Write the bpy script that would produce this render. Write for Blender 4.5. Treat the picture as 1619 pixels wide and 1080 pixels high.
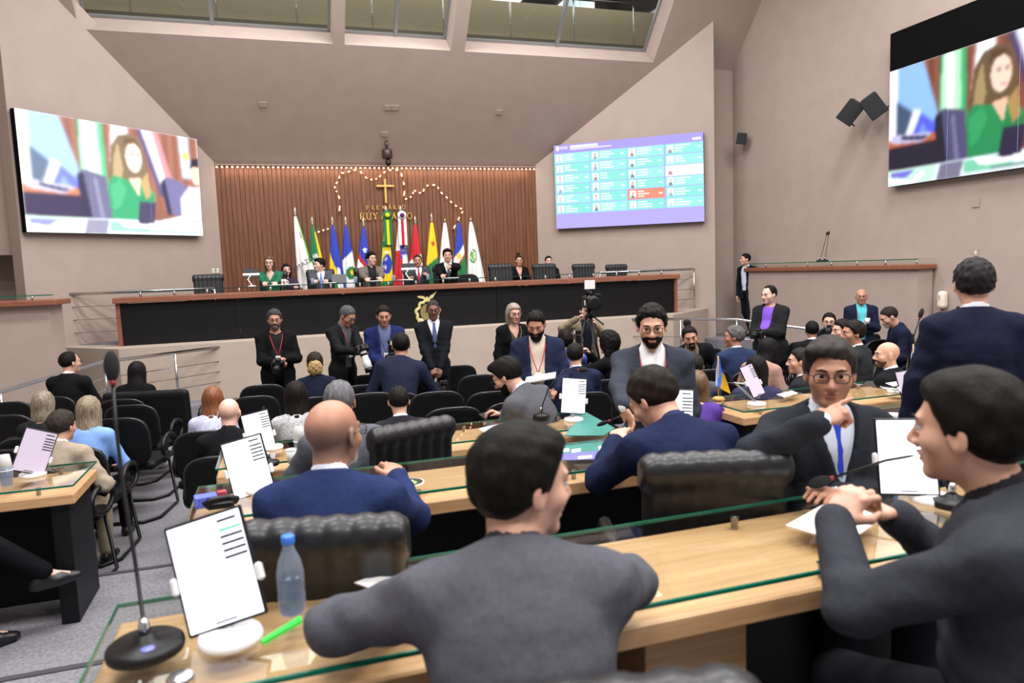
import bpy, math, random
import numpy as np
from mathutils import Vector, Matrix
random.seed(7); np.random.seed(7)
for o in list(bpy.data.objects): bpy.data.objects.remove(o)
SC = bpy.context.scene
COL = SC.collection

# ------------------------------------------------------------------ camera
FPX, IW, IH = 1143.2, 1619.0, 1080.0
CAMZ = 2.05
def _rot(yaw, pitch, roll):
    cy, sy = math.cos(yaw), math.sin(yaw); cp, sp = math.cos(pitch), math.sin(pitch); cr, sr = math.cos(roll), math.sin(roll)
    fwd = np.array([sy, cy, 0]); right = np.array([cy, -sy, 0]); up = np.array([0, 0, 1.])
    f = fwd*cp-up*sp; u = up*cp+fwd*sp
    return np.array([right*cr+u*sr, -(u*cr-right*sr), f])
RM = _rot(math.radians(17.85), math.radians(5.755), math.radians(-2.12))
cam = bpy.data.cameras.new('camera'); camo = bpy.data.objects.new('camera', cam); COL.objects.link(camo)
cam.sensor_width = 36; cam.lens = FPX/IW*36; cam.clip_start = .05; cam.clip_end = 200
m = Matrix.Identity(4)
for i in range(3): m[i][0] = RM[0][i]; m[i][1] = -RM[1][i]; m[i][2] = -RM[2][i]
m[2][3] = CAMZ
camo.matrix_world = m
cam.dof.use_dof = True; cam.dof.focus_distance = 7.5; cam.dof.aperture_fstop = 3.2
SC.camera = camo

# ------------------------------------------------------------------ world and lights
SC.view_settings.view_transform = 'Standard'; SC.view_settings.look = 'None'
SC.view_settings.gamma = 1.0; SC.view_settings.use_curve_mapping = False
SC.view_settings.exposure = 0.14
w = bpy.data.worlds.new('world'); SC.world = w; w.use_nodes = True
bg = w.node_tree.nodes['Background']; bg.inputs[0].default_value = (1.0, .98, .97, 1); bg.inputs[1].default_value = .36
def area(name, loc, sx, sy, power, col=(1, .97, .955), rot=(0, 0, 0)):
    l = bpy.data.lights.new(name, 'AREA'); l.shape = 'RECTANGLE'; l.size = sx; l.size_y = sy; l.energy = power; l.color = col
    o = bpy.data.objects.new(name, l); COL.objects.link(o); o.location = loc; o.rotation_euler = rot; return o
for i, (x, y) in enumerate(((-1.5, 2.5), (3, 2.5), (7.5, 2.5), (-1.5, 7), (3, 7), (7.5, 7), (-1.5,-2), (3,-2), (7.5,-2))):
    area('ceiling_light_panel', (x, y, 8.6), 2.6, 1.2, 270)
for x in (-.5, 2.4, 5.2):
    area('stage_light_panel', (x, 11.2, 8.2), 1.6, .8, 130, rot=(math.radians(22), 0, 0))

# ------------------------------------------------------------------ geometry of the view (used to work out where things stand)
def ray(x, y): return RM.T @ np.array([(x-IW/2)/FPX, (y-IH/2)/FPX, 1.])
C0 = np.array([0, 0, CAMZ])
def atY(x, y, Y): r = ray(x, y); return C0+r*(Y/r[1])
def atZ(x, y, z): r = ray(x, y); return C0+r*((z-CAMZ)/r[2])
def atX(x, y, X): r = ray(x, y); return C0+r*(X/r[0])
def atD(x, y, d): return C0+ray(x, y)*d
YAW = math.radians(17.85)

# ------------------------------------------------------------------ materials
def lin(c):
    if isinstance(c, str): c = [int(c[i:i+2], 16)/255 for i in (0, 2, 4)]
    return tuple((v/12.92 if v <= .04045 else ((v+.055)/1.055)**2.4) for v in c)
MATS = {}
def mat(name, col='808080', rough=.6, metal=0, var=.06, vscale=30, bump=0, bscale=200, bdist=.002, coat=0, spec=.5, stretch=None, emit=0, trans=0, ior=1.45, sheen=0, sss=0):
    if name in MATS: return MATS[name]
    M = bpy.data.materials.new(name); M.use_nodes = True; nt = M.node_tree; b = nt.nodes['Principled BSDF']
    c = lin(col); b.inputs['Base Color'].default_value = (*c, 1)
    b.inputs['Roughness'].default_value = rough; b.inputs['Metallic'].default_value = metal
    b.inputs['Specular IOR Level'].default_value = spec; b.inputs['Coat Weight'].default_value = coat
    b.inputs['Sheen Weight'].default_value = sheen
    if sss: b.inputs['Subsurface Weight'].default_value = sss; b.inputs['Subsurface Radius'].default_value = (.012, .004, .002)
    if trans: b.inputs['Transmission Weight'].default_value = trans; b.inputs['IOR'].default_value = ior
    if emit: b.inputs['Emission Color'].default_value = (*c, 1); b.inputs['Emission Strength'].default_value = emit
    if var or bump:
        tc = nt.nodes.new('ShaderNodeTexCoord'); src = tc.outputs['Object']
        if stretch:
            mp = nt.nodes.new('ShaderNodeMapping'); mp.inputs['Scale'].default_value = stretch
            nt.links.new(src, mp.inputs['Vector']); src = mp.outputs[0]
        if var:
            n = nt.nodes.new('ShaderNodeTexNoise'); n.inputs['Scale'].default_value = vscale; n.inputs['Detail'].default_value = 4
            nt.links.new(src, n.inputs['Vector'])
            r = nt.nodes.new('ShaderNodeMapRange'); r.inputs['From Min'].default_value = .3; r.inputs['From Max'].default_value = .7
            r.inputs['To Min'].default_value = 1-var*2; r.inputs['To Max'].default_value = 1+var*2
            nt.links.new(n.outputs['Fac'], r.inputs['Value'])
            v = nt.nodes.new('ShaderNodeVectorMath'); v.operation = 'SCALE'; v.inputs[0].default_value = c
            nt.links.new(r.outputs[0], v.inputs['Scale']); nt.links.new(v.outputs[0], b.inputs['Base Color'])
        if bump:
            n2 = nt.nodes.new('ShaderNodeTexNoise'); n2.inputs['Scale'].default_value = bscale; n2.inputs['Detail'].default_value = 3
            nt.links.new(src, n2.inputs['Vector'])
            bp = nt.nodes.new('ShaderNodeBump'); bp.inputs['Strength'].default_value = bump; bp.inputs['Distance'].default_value = bdist
            nt.links.new(n2.outputs['Fac'], bp.inputs['Height']); nt.links.new(bp.outputs[0], b.inputs['Normal'])
    MATS[name] = M; return M
def vcmat(name, rough=.7, emit=0, base=1, bump=0, trans=0):
    """material whose print is a colour layer on the mesh"""
    if name in MATS: return MATS[name]
    M = bpy.data.materials.new(name); M.use_nodes = True; nt = M.node_tree; b = nt.nodes['Principled BSDF']
    a = nt.nodes.new('ShaderNodeAttribute'); a.attribute_name = 'Col'
    b.inputs['Roughness'].default_value = rough
    if emit:
        b.inputs['Base Color'].default_value = (.01, .01, .01, 1)
        nt.links.new(a.outputs['Color'], b.inputs['Emission Color']); b.inputs['Emission Strength'].default_value = emit
    else: nt.links.new(a.outputs['Color'], b.inputs['Base Color'])
    MATS[name] = M; return M
def glassmat(name, tint='cfe8dc', rough=.0, alpha=.15):
    """clear pane: mostly see-through with a mirror-like reflection by angle"""
    if name in MATS: return MATS[name]
    M = bpy.data.materials.new(name); M.use_nodes = True; nt = M.node_tree; nt.nodes.clear()
    out = nt.nodes.new('ShaderNodeOutputMaterial'); mix = nt.nodes.new('ShaderNodeMixShader')
    t = nt.nodes.new('ShaderNodeBsdfTransparent'); t.inputs[0].default_value = (*lin(tint), 1)
    g = nt.nodes.new('ShaderNodeBsdfGlossy'); g.inputs['Roughness'].default_value = max(rough, .02)
    fr = nt.nodes.new('ShaderNodeFresnel'); fr.inputs[0].default_value = 1.5
    ge = nt.nodes.new('ShaderNodeNewGeometry'); iv = nt.nodes.new('ShaderNodeMath'); iv.operation = 'SUBTRACT'; iv.inputs[0].default_value = 1; nt.links.new(ge.outputs['Backfacing'], iv.inputs[1])
    mu = nt.nodes.new('ShaderNodeMath'); mu.operation = 'MULTIPLY'; nt.links.new(fr.outputs[0], mu.inputs[0]); nt.links.new(iv.outputs[0], mu.inputs[1])
    nt.links.new(mu.outputs[0], mix.inputs[0]); nt.links.new(t.outputs[0], mix.inputs[1]); nt.links.new(g.outputs[0], mix.inputs[2])
    nt.links.new(mix.outputs[0], out.inputs[0]); MATS[name] = M; return M

def hazyplastic(name, tint, k=.3):
    """thin milky plastic: part see-through, part diffuse, glossy skin"""
    M = glassmat(name, tint); nt = M.node_tree; out = [n for n in nt.nodes if n.type == 'OUTPUT_MATERIAL'][0]; sh = out.inputs[0].links[0].from_socket
    d = nt.nodes.new('ShaderNodeBsdfTranslucent'); d.inputs[0].default_value = (*lin(tint), 1); d2 = nt.nodes.new('ShaderNodeBsdfDiffuse'); d2.inputs[0].default_value = (*lin(tint), 1); a = nt.nodes.new('ShaderNodeAddShader'); nt.links.new(d.outputs[0], a.inputs[0]); nt.links.new(d2.outputs[0], a.inputs[1])
    mx = nt.nodes.new('ShaderNodeMixShader'); mx.inputs[0].default_value = k; nt.links.new(sh, mx.inputs[1]); nt.links.new(a.outputs[0], mx.inputs[2]); nt.links.new(mx.outputs[0], out.inputs[0]); return M
# walls: fabric wall covering with fine horizontal ribs
def wallmat(name, col):
    M = mat(name, col, rough=.85, var=.018, vscale=3, spec=.2)
    nt = M.node_tree; b = nt.nodes['Principled BSDF']
    tc = nt.nodes.new('ShaderNodeTexCoord'); wv = nt.nodes.new('ShaderNodeTexWave'); wv.bands_direction = 'Z'; wv.inputs['Scale'].default_value = 22; wv.inputs['Distortion'].default_value = .6; wv.inputs['Detail'].default_value = 2
    nt.links.new(tc.outputs['Object'], wv.inputs['Vector'])
    bp = nt.nodes.new('ShaderNodeBump'); bp.inputs['Strength'].default_value = .12; bp.inputs['Distance'].default_value = .003
    nt.links.new(wv.outputs['Fac'], bp.inputs['Height']); nt.links.new(bp.outputs[0], b.inputs['Normal'])
    return M
WALL = wallmat('beige_wall_covering', 'ac9c93')
def woodmat(name, c1, c2, sc=(1, 1, 1), rough=.45, coat=.1):
    if name in MATS: return MATS[name]
    M = bpy.data.materials.new(name); M.use_nodes = True; nt = M.node_tree; b = nt.nodes['Principled BSDF']
    tc = nt.nodes.new('ShaderNodeTexCoord'); mp = nt.nodes.new('ShaderNodeMapping'); mp.inputs['Scale'].default_value = sc
    oi = nt.nodes.new('ShaderNodeObjectInfo'); ad = nt.nodes.new('ShaderNodeVectorMath'); ad.operation = 'ADD'
    cm = nt.nodes.new('ShaderNodeCombineXYZ'); mu = nt.nodes.new('ShaderNodeMath'); mu.operation = 'MULTIPLY'; mu.inputs[1].default_value = 37
    nt.links.new(oi.outputs['Random'], mu.inputs[0]); nt.links.new(mu.outputs[0], cm.inputs[0]); nt.links.new(mu.outputs[0], cm.inputs[2])
    nt.links.new(tc.outputs['Object'], mp.inputs[0]); nt.links.new(mp.outputs[0], ad.inputs[0]); nt.links.new(cm.outputs[0], ad.inputs[1])
    n = nt.nodes.new('ShaderNodeTexNoise'); n.inputs['Scale'].default_value = 4; n.inputs['Detail'].default_value = 6; n.inputs['Distortion'].default_value = .8
    nt.links.new(ad.outputs[0], n.inputs['Vector'])
    cr = nt.nodes.new('ShaderNodeValToRGB'); cr.color_ramp.elements[0].position = .3; cr.color_ramp.elements[1].position = .7
    cr.color_ramp.elements[0].color = (*lin(c1), 1); cr.color_ramp.elements[1].color = (*lin(c2), 1)
    nt.links.new(n.outputs['Fac'], cr.inputs[0]); nt.links.new(cr.outputs[0], b.inputs['Base Color'])
    b.inputs['Roughness'].default_value = rough; b.inputs['Coat Weight'].default_value = coat; b.inputs['Coat Roughness'].default_value = .25
    MATS[name] = M; return M
OAK = woodmat('light_oak', 'bb8d60', 'd2a87c', (.6, 9, 9))
WALNUT = woodmat('walnut_slat', '56321f', '83512f', (9, 9, .35), rough=.5)
REDWOOD = woodmat('reddish_wood', '7c4a36', '986048', (.8, 9, 9))
BLACKLAM = mat('black_laminate', '0f1013', .5, var=.03, spec=.25)
CHROME = mat('brushed_steel', 'c9c9cc', .22, 1, var=.02)
STEEL2 = mat('dark_steel', '55565a', .35, 1, var=.02)
BLACKPL = mat('black_plastic', '0e0e10', .42, var=.02, spec=.35)
WHITEPL = mat('white_plastic', 'ecebe8', .35, var=.01)
LEATHER = mat('black_leather', '141519', .42, var=.04, vscale=12, bump=.2, bscale=14, bdist=.006, coat=.08)
FABRICBK = mat('black_fabric_seat', '0b0b0d', .6, spec=.25, var=.06, bump=.2, bscale=500, bdist=.001)
CARPET = mat('grey_carpet', '7f7e84', .95, var=.14, vscale=60, bump=.5, bscale=350, bdist=.004, spec=.1)
GLASS = glassmat('clear_glass', 'f7faf8')
GLASSEDGE = mat('green_glass_edge', '0e7a62', .15, var=.02, trans=.35, emit=0)
PAPER = mat('white_paper', 'f2f2f0', .6, var=.01)
GOLD = mat('gold_metal', 'dcb267', .4, .35, var=.04)
GOLDP = mat('pale_gold', 'd9cd92', .45, .15, var=.05)

# ------------------------------------------------------------------ mesh helpers
class MB:
    def __init__(s): s.v = []; s.f = []; s.sm = []
    def add(s, vs, fs, smooth=False):
        n = len(s.v); s.v += [tuple(map(float, p)) for p in vs]; s.f += [tuple(i+n for i in f) for f in fs]; s.sm += [smooth]*len(fs); return s
    def box(s, c, d, rot=None, bev=0):
        x, y, z = [k/2 for k in d]
        if bev:
            b = min(bev, x*.9, y*.9, z*.9); vs = []; fs = []
            prof = [(-x+b, -z), (x-b, -z), (x, -z+b), (x, z-b), (x-b, z), (-x+b, z), (-x, z-b), (-x, -z+b)]
            rings = [(-y, b), (-y+b, 0), (y-b, 0), (y, b)]
            for (yy, ins) in rings:
                for (px, pz) in prof:
                    kx = (x-ins)/x; kz = (z-ins)/z; vs.append((px*kx, yy, pz*kz))
            for r in range(3):
                for i in range(8):
                    j = (i+1) % 8; fs.append((r*8+i, r*8+j, (r+1)*8+j, (r+1)*8+i))
            fs.append(tuple(reversed(range(0)))) if 0 else None
            fs.append(tuple(range(7, -1, -1))); fs.append(tuple(range(24, 32)))
            fs = [tuple(reversed(f)) for f in fs]
        else:
            vs = [(sx*x, sy*y, sz*z) for sz in (-1, 1) for sy in (-1, 1) for sx in (-1, 1)]
            fs = [(0, 2, 3, 1), (4, 5, 7, 6), (0, 1, 5, 4), (2, 6, 7, 3), (0, 4, 6, 2), (1, 3, 7, 5)]
        if rot is not None: vs = [tuple(rot @ Vector(p)) for p in vs]
        return s.add([(p[0]+c[0], p[1]+c[1], p[2]+c[2]) for p in vs], fs)
    def prism(s, poly, vec):
        """planar polygon (3D points) pushed along vec into a solid"""
        n = len(poly); a = [tuple(p) for p in poly]; b = [tuple(np.array(p)+np.array(vec)) for p in poly]
        fs = [tuple(range(n)), tuple(range(2*n-1, n-1, -1))]+[(i, i+n, (i+1) % n+n, (i+1) % n) for i in range(n)]
        # orient outwards
        P = np.array(a, float); c = np.zeros(3)
        for i in range(n): c += np.cross(P[i]-P[0], P[(i+1) % n]-P[0])
        if np.dot(c, vec) > 0: fs = [tuple(reversed(f)) for f in fs]
        return s.add(a+b, fs)
    def slab(s, poly2, z0, z1): return s.prism([(x, y, z0) for x, y in poly2], (0, 0, z1-z0))
    def tube(s, pts, r, n=8, cap=True, closed=False):
        pts = [Vector(p) for p in pts]; N = len(pts); rs = r if hasattr(r, '__len__') else [r]*N
        vs = []; fs = []; up = None
        for i, p in enumerate(pts):
            a = pts[(i-1) % N] if (closed or i) else p; b = pts[(i+1) % N] if (closed or i < N-1) else p
            t = (b-a).normalized()
            if up is None: up = Vector((0, 0, 1)) if abs(t.z) < .9 else Vector((1, 0, 0))
            u = (up-t*up.dot(t)); u = u.normalized() if u.length > 1e-6 else t.orthogonal().normalized(); v = t.cross(u); up = u
            for k in range(n):
                an = 2*math.pi*k/n; vs.append(p+u*(math.cos(an)*rs[i])+v*(math.sin(an)*rs[i]))
        for i in range(N if closed else N-1):
            for k in range(n):
                j = (i+1) % N; fs.append((i*n+k, i*n+(k+1) % n, j*n+(k+1) % n, j*n+k))
        s.add(vs, fs, True)
        if cap and not closed:
            b = len(s.v)-len(vs); s.f += [tuple(b+k for k in range(n-1, -1, -1)), tuple(b+(N-1)*n+k for k in range(n))]; s.sm += [False, False]
        return s
    def lathe(s, prof, c=(0, 0, 0), n=20, M=None):
        """prof: list of (radius, z) from bottom to top"""
        vs = []; fs = []
        for (r, z) in prof:
            for k in range(n):
                a = 2*math.pi*k/n; vs.append(Vector((r*math.cos(a), r*math.sin(a), z)))
        for i in range(len(prof)-1):
            for k in range(n): fs.append((i*n+k, i*n+(k+1) % n, (i+1)*n+(k+1) % n, (i+1)*n+k))
        fs.append(tuple(range(n-1, -1, -1))); fs.append(tuple((len(prof)-1)*n+k for k in range(n)))
        if M is not None: vs = [M @ p for p in vs]
        return s.add([p+Vector(c) for p in vs], fs, True)
    def ell(s, c, r, n=12, mrings=8, M=None):
        vs = [(0, 0, -1)]; fs = []
        for i in range(1, mrings):
            t = -math.pi/2+math.pi*i/mrings
            for k in range(n): a = 2*math.pi*k/n; vs.append((math.cos(t)*math.cos(a), math.cos(t)*math.sin(a), math.sin(t)))
        vs.append((0, 0, 1)); L = len(vs)-1
        for k in range(n): fs.append((0, 1+(k+1) % n, 1+k)); fs.append((L, L-n+k, L-n+(k+1) % n))
        for i in range(mrings-2):
            for k in range(n): a = 1+i*n+k; b = 1+i*n+(k+1) % n; fs.append((a, b, b+n, a+n))
        vs = [Vector((p[0]*r[0], p[1]*r[1], p[2]*r[2])) for p in vs]
        if M is not None: vs = [M @ p for p in vs]
        return s.add([p+Vector(c) for p in vs], fs, True)
    def grid(s, P, smooth=True, flip=False):
        P = np.asarray(P, float); a, b = P.shape[:2]; fs = []
        for i in range(a-1):
            for j in range(b-1):
                q = (i*b+j, (i+1)*b+j, (i+1)*b+j+1, i*b+j+1); fs.append(tuple(reversed(q)) if flip else q)
        return s.add(P.reshape(-1, 3), fs, smooth)
    def mesh(s, name):
        me = bpy.data.meshes.new(name); me.from_pydata(s.v, [], s.f); me.polygons.foreach_set('use_smooth', s.sm); me.update(); return me
def tag(o, label=None, cat=None, group=None, kind=None):
    if label: o['label'] = label
    if cat: o['category'] = cat
    if group: o['group'] = group
    if kind: o['kind'] = kind
    return o
def ob(name, g, mt=None, parent=None, loc=None, rz=None, **k):
    me = g.mesh(name) if isinstance(g, MB) else g
    o = bpy.data.objects.new(name, me); COL.objects.link(o)
    if mt is not None and not me.materials: me.materials.append(mt)
    if parent: o.parent = parent
    if loc is not None: o.location = loc
    if rz is not None: o.rotation_euler = (0, 0, rz)
    return tag(o, **k)
def empty(name, loc=(0, 0, 0), rz=0, **k):
    o = bpy.data.objects.new(name, None); COL.objects.link(o); o.location = loc; o.rotation_euler = (0, 0, rz); o.empty_display_size = .1
    return tag(o, **k)
def children(o): return [c for c in COL.objects if c.parent == o]
def clone(root, loc, rz=0, **k):
    r = root.copy(); COL.objects.link(r); r.location = loc; r.rotation_euler = (0, 0, rz); tag(r, **k)
    for ch in root.children:
        c = ch.copy(); COL.objects.link(c); c.parent = r
        for g in ch.children: d = g.copy(); COL.objects.link(d); d.parent = c
    return r
def bx(name, c, d, mt, parent=None, bev=0, rot=None, **k): return ob(name, MB().box(c, d, rot, bev), mt, parent, **k)
def colorise(me, cols):
    at = me.color_attributes.new('Col', 'FLOAT_COLOR', 'POINT')
    a = np.ones((len(me.vertices), 4), np.float32); a[:, :3] = cols; at.data.foreach_set('color', a.ravel())
# ================================================================== the hall
YB = 15.5; XR = 9.7; ZW = 4.33; KS = 1.1
def soffz(y): return ZW+KS*(YB-y)
WLX, WRX = -.99, 5.69
LWE = (-3.64, 12.83); RWE = (8.78, 13.17)
# tiered floor: front level, then steps up towards the camera
fl = ob('floor', MB().slab([(-6.2, 5.15), (XR, 5.15), (XR, 17), (-6.2, 17)], -.3, 0), CARPET, kind='structure')
NOSE = mat('dark_step_edge', '3a3a3e', .7, var=.05)
for i, (y0, y1, z) in enumerate(((3.6, 5.15, .17), (2.2, 3.6, .33), (-4, 2.2, .45))):
    ob('floor_step_%d' % (i+1), MB().slab([(-6.2, y0), (XR, y0), (XR, y1), (-6.2, y1)], -.3, z), CARPET, kind='structure')
    ob('trim_%d' % (i+1), MB().box((1.75, y1-.014, z-.022), (15.8, .04, .055)), NOSE, kind='structure')

# back wall with vertical walnut slats
wb = ob('wall_back', MB().box(((WLX+WRX)/2, YB+.16, 2.4), (WRX-WLX+.6, .2, 5.2)), mat('dark_back_board', '2e1a12', .8), kind='structure')
NS = 76; pw = (WRX-WLX)/NS
sm = MB().box((0, 0, 0), (pw*.965, .06, ZW-.95), bev=.005).mesh('slat')
sm.materials.append(WALNUT)
for i in range(NS):
    o = bpy.data.objects.new('slat', sm); COL.objects.link(o); o.parent = wb
    o.location = (WLX+pw*(i+.5), YB+.03+.006*math.sin(i*2.3), (ZW+1.0)/2-.02)
# wings
def wing(name, a, b, out):
    poly = [(a[0], a[1], 0), (b[0], b[1], 0), (b[0], b[1], soffz(b[1])+.3), (a[0], a[1], soffz(a[1])+.3)]
    return ob(name, MB().prism(poly, out), WALL, kind='structure')
wing('wall_left', (WLX, YB), LWE, (-.25*.71, .25*.71, 0))
wing('wall_right_wing', (WRX, YB), RWE, (.25*.6, .25*.8, 0))
# right wall, passage wall, shelf block
ob('wall_right', MB().prism([(XR, -3, 0), (XR, 13.85, 0), (XR, 13.85, soffz(13.85)+.02), (XR, 9.5, soffz(9.5)), (XR, -3, 11)], (.2, 0, 0)), WALL, kind='structure')
ob('wall_passage_right', MB().prism([(8.2, 13.85, 0), (XR+.2, 13.85, 0), (XR+.2, 13.85, 6.4), (8.2, 13.85, 6.4)], (0, .2, 0)), WALL, kind='structure')
ob('wall_far_left', MB().prism([(-6.2, 14.2, 0), (-3.0, 14.2, 0), (-3.0, 14.2, 8), (-6.2, 14.2, 8)], (0, .2, 0)), WALL, kind='structure')
ob('wall_left_beam', MB().prism([(-6.2, 13.2, 2.55), (-3.75, 13.2, 2.55), (-3.75, 13.2, 8), (-6.2, 13.2, 8)], (0, .6, 0)), WALL, kind='structure')
ob('wall_outer_left', MB().prism([(-6.2, -3, 0), (-6.2, 14.2, 0), (-6.2, 14.2, 9), (-6.2, -3, 11)], (-.2, 0, 0)), WALL, kind='structure')

# sloped soffit with three window bays
S = np.array([0, -1, KS])/math.hypot(1, KS); NN = np.array([0, KS, 1])/math.hypot(1, KS)
def sp(u, v, w=0): return np.array([u, YB, ZW])+S*v+NN*w
V0 = (6.2-ZW)/KS*math.hypot(1, KS); V1 = V0+2.6
BAYS = [(-2.78, 1.26), (1.47, 3.44), (3.71, 7.75)]
so = MB()
def srect(u0, u1, v0, v1): so.prism([sp(u0, v0), sp(u1, v0), sp(u1, v1), sp(u0, v1)], NN*.55)
srect(-6.2, XR+.2, -.05, V0)
for (u0, u1) in [(-6.2, BAYS[0][0]), (BAYS[0][1], BAYS[1][0]), (BAYS[1][1], BAYS[2][0]), (BAYS[2][1], XR+.2)]: srect(u0, u1, V0, V1)
srect(-6.2, XR+.2, V1, V1+3)
ob('ceiling', so, WALL, kind='structure')
PANE = glassmat('gallery_glass', 'eef1ec')
ALU = mat('window_aluminium', '9c9ea0', .4, .7, var=.02)
for i, (u0, u1) in enumerate(BAYS):
    wr_ = empty('window_%d' % (i+1), tuple(sp((u0+u1)/2, V0)), kind='structure')
    org = np.array(wr_.location)
    def P(u, v, w_): return sp(u, v, w_)-org
    fr = MB(); t = .05
    for (a, b, c_, d_) in ((u0, u1, V0, V0+t), (u0, u0+t, V0, V1), (u1-t, u1, V0, V1)):
        fr.prism([P(a, c_, .44), P(b, c_, .44), P(b, d_, .44), P(a, d_, .44)], NN*.06)
    ob('window_frame', fr, ALU, wr_)
    nm = 1 if i != 1 else 1
    us = [u0, (u0*.5+u1*.5), u1]
    for a in us[1:-1]:
        ob('mullion', MB().prism([P(a-.03, V0, .42), P(a+.03, V0, .42), P(a+.03, V1, .42), P(a-.03, V1, .42)], NN*.1), ALU, wr_)
    for a, b in zip(us[:-1], us[1:]):
        ob('pane', MB().prism([P(a+.03, V0+.04, .47), P(b-.03, V0+.04, .47), P(b-.03, V1, .47), P(a+.03, V1, .47)], NN*.012), PANE, wr_)
# gallery behind the glass
OLIVE = mat('gallery_parapet_paint', 'a3977f', .8, var=.03); DARKC = mat('gallery_dark', '3b3a38', .8)
ob('floor_gallery', MB().box((2, 18.4, 6.78), (18, 4.4, 1.04)), mat('gallery_floor', '6e675c', .7), kind='structure')
ob('wall_gallery', MB().box((2, 20.6, 8.5), (18, .2, 5)), mat('gallery_wall', '8d8474', .8), kind='structure')
ob('ceiling_gallery', MB().box((2, 18.8, 9.5), (18, 4.0, .2)), DARKC, kind='structure')
ob('wall_gallery_parapet', MB().box((2, 17.2, 7.85), (17, .15, 1.15)), OLIVE, kind='structure')
LP = mat('lit_panel', 'f4f6ff', emit=6, var=0)
lab = ['above the left end of the gallery', 'above the left window bay of the gallery', 'above the gallery beside the left pier', 'above the middle window bay of the gallery', 'above the gallery beside the right pier', 'above the right window bay of the gallery', 'above the right end of the gallery']
for i, x in enumerate((-3, -.8, 1.2, 2.6, 4.4, 6.2, 8.2)):
    for j, y in enumerate((18.3, 19.6)):
        bx('ceiling_lamp', (x+.3*j, y, 9.37), (.8, .45, .06), LP, label='bright rectangular lamp panel %s, %s row' % (lab[i], ('front', 'rear')[j]), cat='lamp', group='gallery lamp panels')
area('gallery_fill_light', (2.3, 16.9, 9.3), 14, .8, 260)  # added fill lamp, brightens the gallery beyond what its panels give
gr = empty('gallery_balustrade', (2, 16.6, 7.3), label='glass balustrade with slim steel posts inside the upper gallery', cat='balustrade')
ob('top_rail', MB().tube([(-6, 0, 1.1), (7, 0, 1.1)], .025), STEEL2, gr)
for i in range(9): ob('post', MB().tube([(-6+i*1.6, 0, 0), (-6+i*1.6, 0, 1.1)], .018), CHROME, gr)
ob('door_1', MB().box((8.0, 17.6, 8.35), (.12, .7, 2.1)).box((8, 18.6, 8.35), (.12, .9, 2.1)), mat('gallery_door_glass', 'cfe3ee', .2, emit=.8, var=.05), kind='structure')

# dais
LEDGE = 1.07
ob('floor_dais', MB().slab([(-2.3, 12.05), (7.1, 12.05), (8.42, 13.05), (8.7, 13.3), (WRX+.1, YB), (WLX-.1, YB), (-3.5, 13.0), (-3.28, 13.05)], 0, LEDGE), wallmat('beige_dais_paint', 'b8a99b'), kind='structure')
ob('floor_dais_carpet', MB().slab([(-2.2, 12.75), (7.4, 12.75), (8.0, 13.4), (5.6, 15.4), (-.9, 15.4), (-3.1, 13.3)], LEDGE, LEDGE+.012), CARPET, kind='structure')
# landings of the two ramps beside the dais
def landing(name, pts, z): ob(name, MB().slab(pts, 0, z), CARPET, kind='structure')
landing('floor_ramp_left', [(-.7, 12.05), (-.75, 11.9), (-2.25, 10.75), (-3.5, 9.6), (-6, 9.6), (-6, 14), (-3.3, 13.05), (-2.3, 12.05)], .2)
landing('floor_ramp_right', [(6.1, 12.05), (6.15, 11.95), (7.6, 10.6), (8.9, 9.4), (9.4, 9.4), (9.4, 13.85), (8.4, 13.0), (7.1, 12.05)], .2)
landing('floor_passage_step', [(8.5, 12.4), (9.4, 12.4), (9.7, 12.95), (9.7, 13.85), (8.8, 13.85), (8.45, 13.05)], .45)
# press desks left and right
pdl = empty('press_desk', (-2.75, 10.75, 0), label='beige side counter with reddish wood top and raised glass at far left', cat='counter')
ob('counter_body', MB().box((-1.72, .35, .9), (3.3, .6, 1.8)), WALL, pdl)
ob('counter_top', MB().box((-1.68, .3, 1.835), (3.44, .74, .07), bev=.008), REDWOOD, pdl)
ob('glass_top', MB().box((-1.7, .28, 1.93), (3.4, .6, .012)), GLASS, pdl)
ob('glass_edge', MB().box((-1.7, -.025, 1.93), (3.4, .008, .014)), GLASSEDGE, pdl)
for i in range(6): ob('standoff', MB().lathe([(.014, 1.87), (.014, 1.925)], (-.25-.55*i, .05, 0), 8), CHROME, pdl)
pdr = empty('press_desk', (XR-.012, 10.78, 0), label='beige counter with reddish wood top and raised glass along the right wall', cat='counter')
ob('counter_body', MB().box((-.17, 0, .9), (.3, 4.22, 1.8)), WALL, pdr)
ob('counter_top', MB().box((-.19, 0, 1.845), (.38, 4.34, .075), bev=.008), REDWOOD, pdr)
ob('glass_top', MB().box((-.19, 0, 1.965), (.34, 4.3, .012)), GLASS, pdr)
ob('glass_edge', MB().box((-.362, 0, 1.965), (.008, 4.3, .016)), GLASSEDGE, pdr)
for i in range(8): ob('standoff', MB().lathe([(.014, 1.88), (.014, 1.96)], (-.33, -2.1+.6*i, 0), 8), CHROME, pdr)
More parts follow.
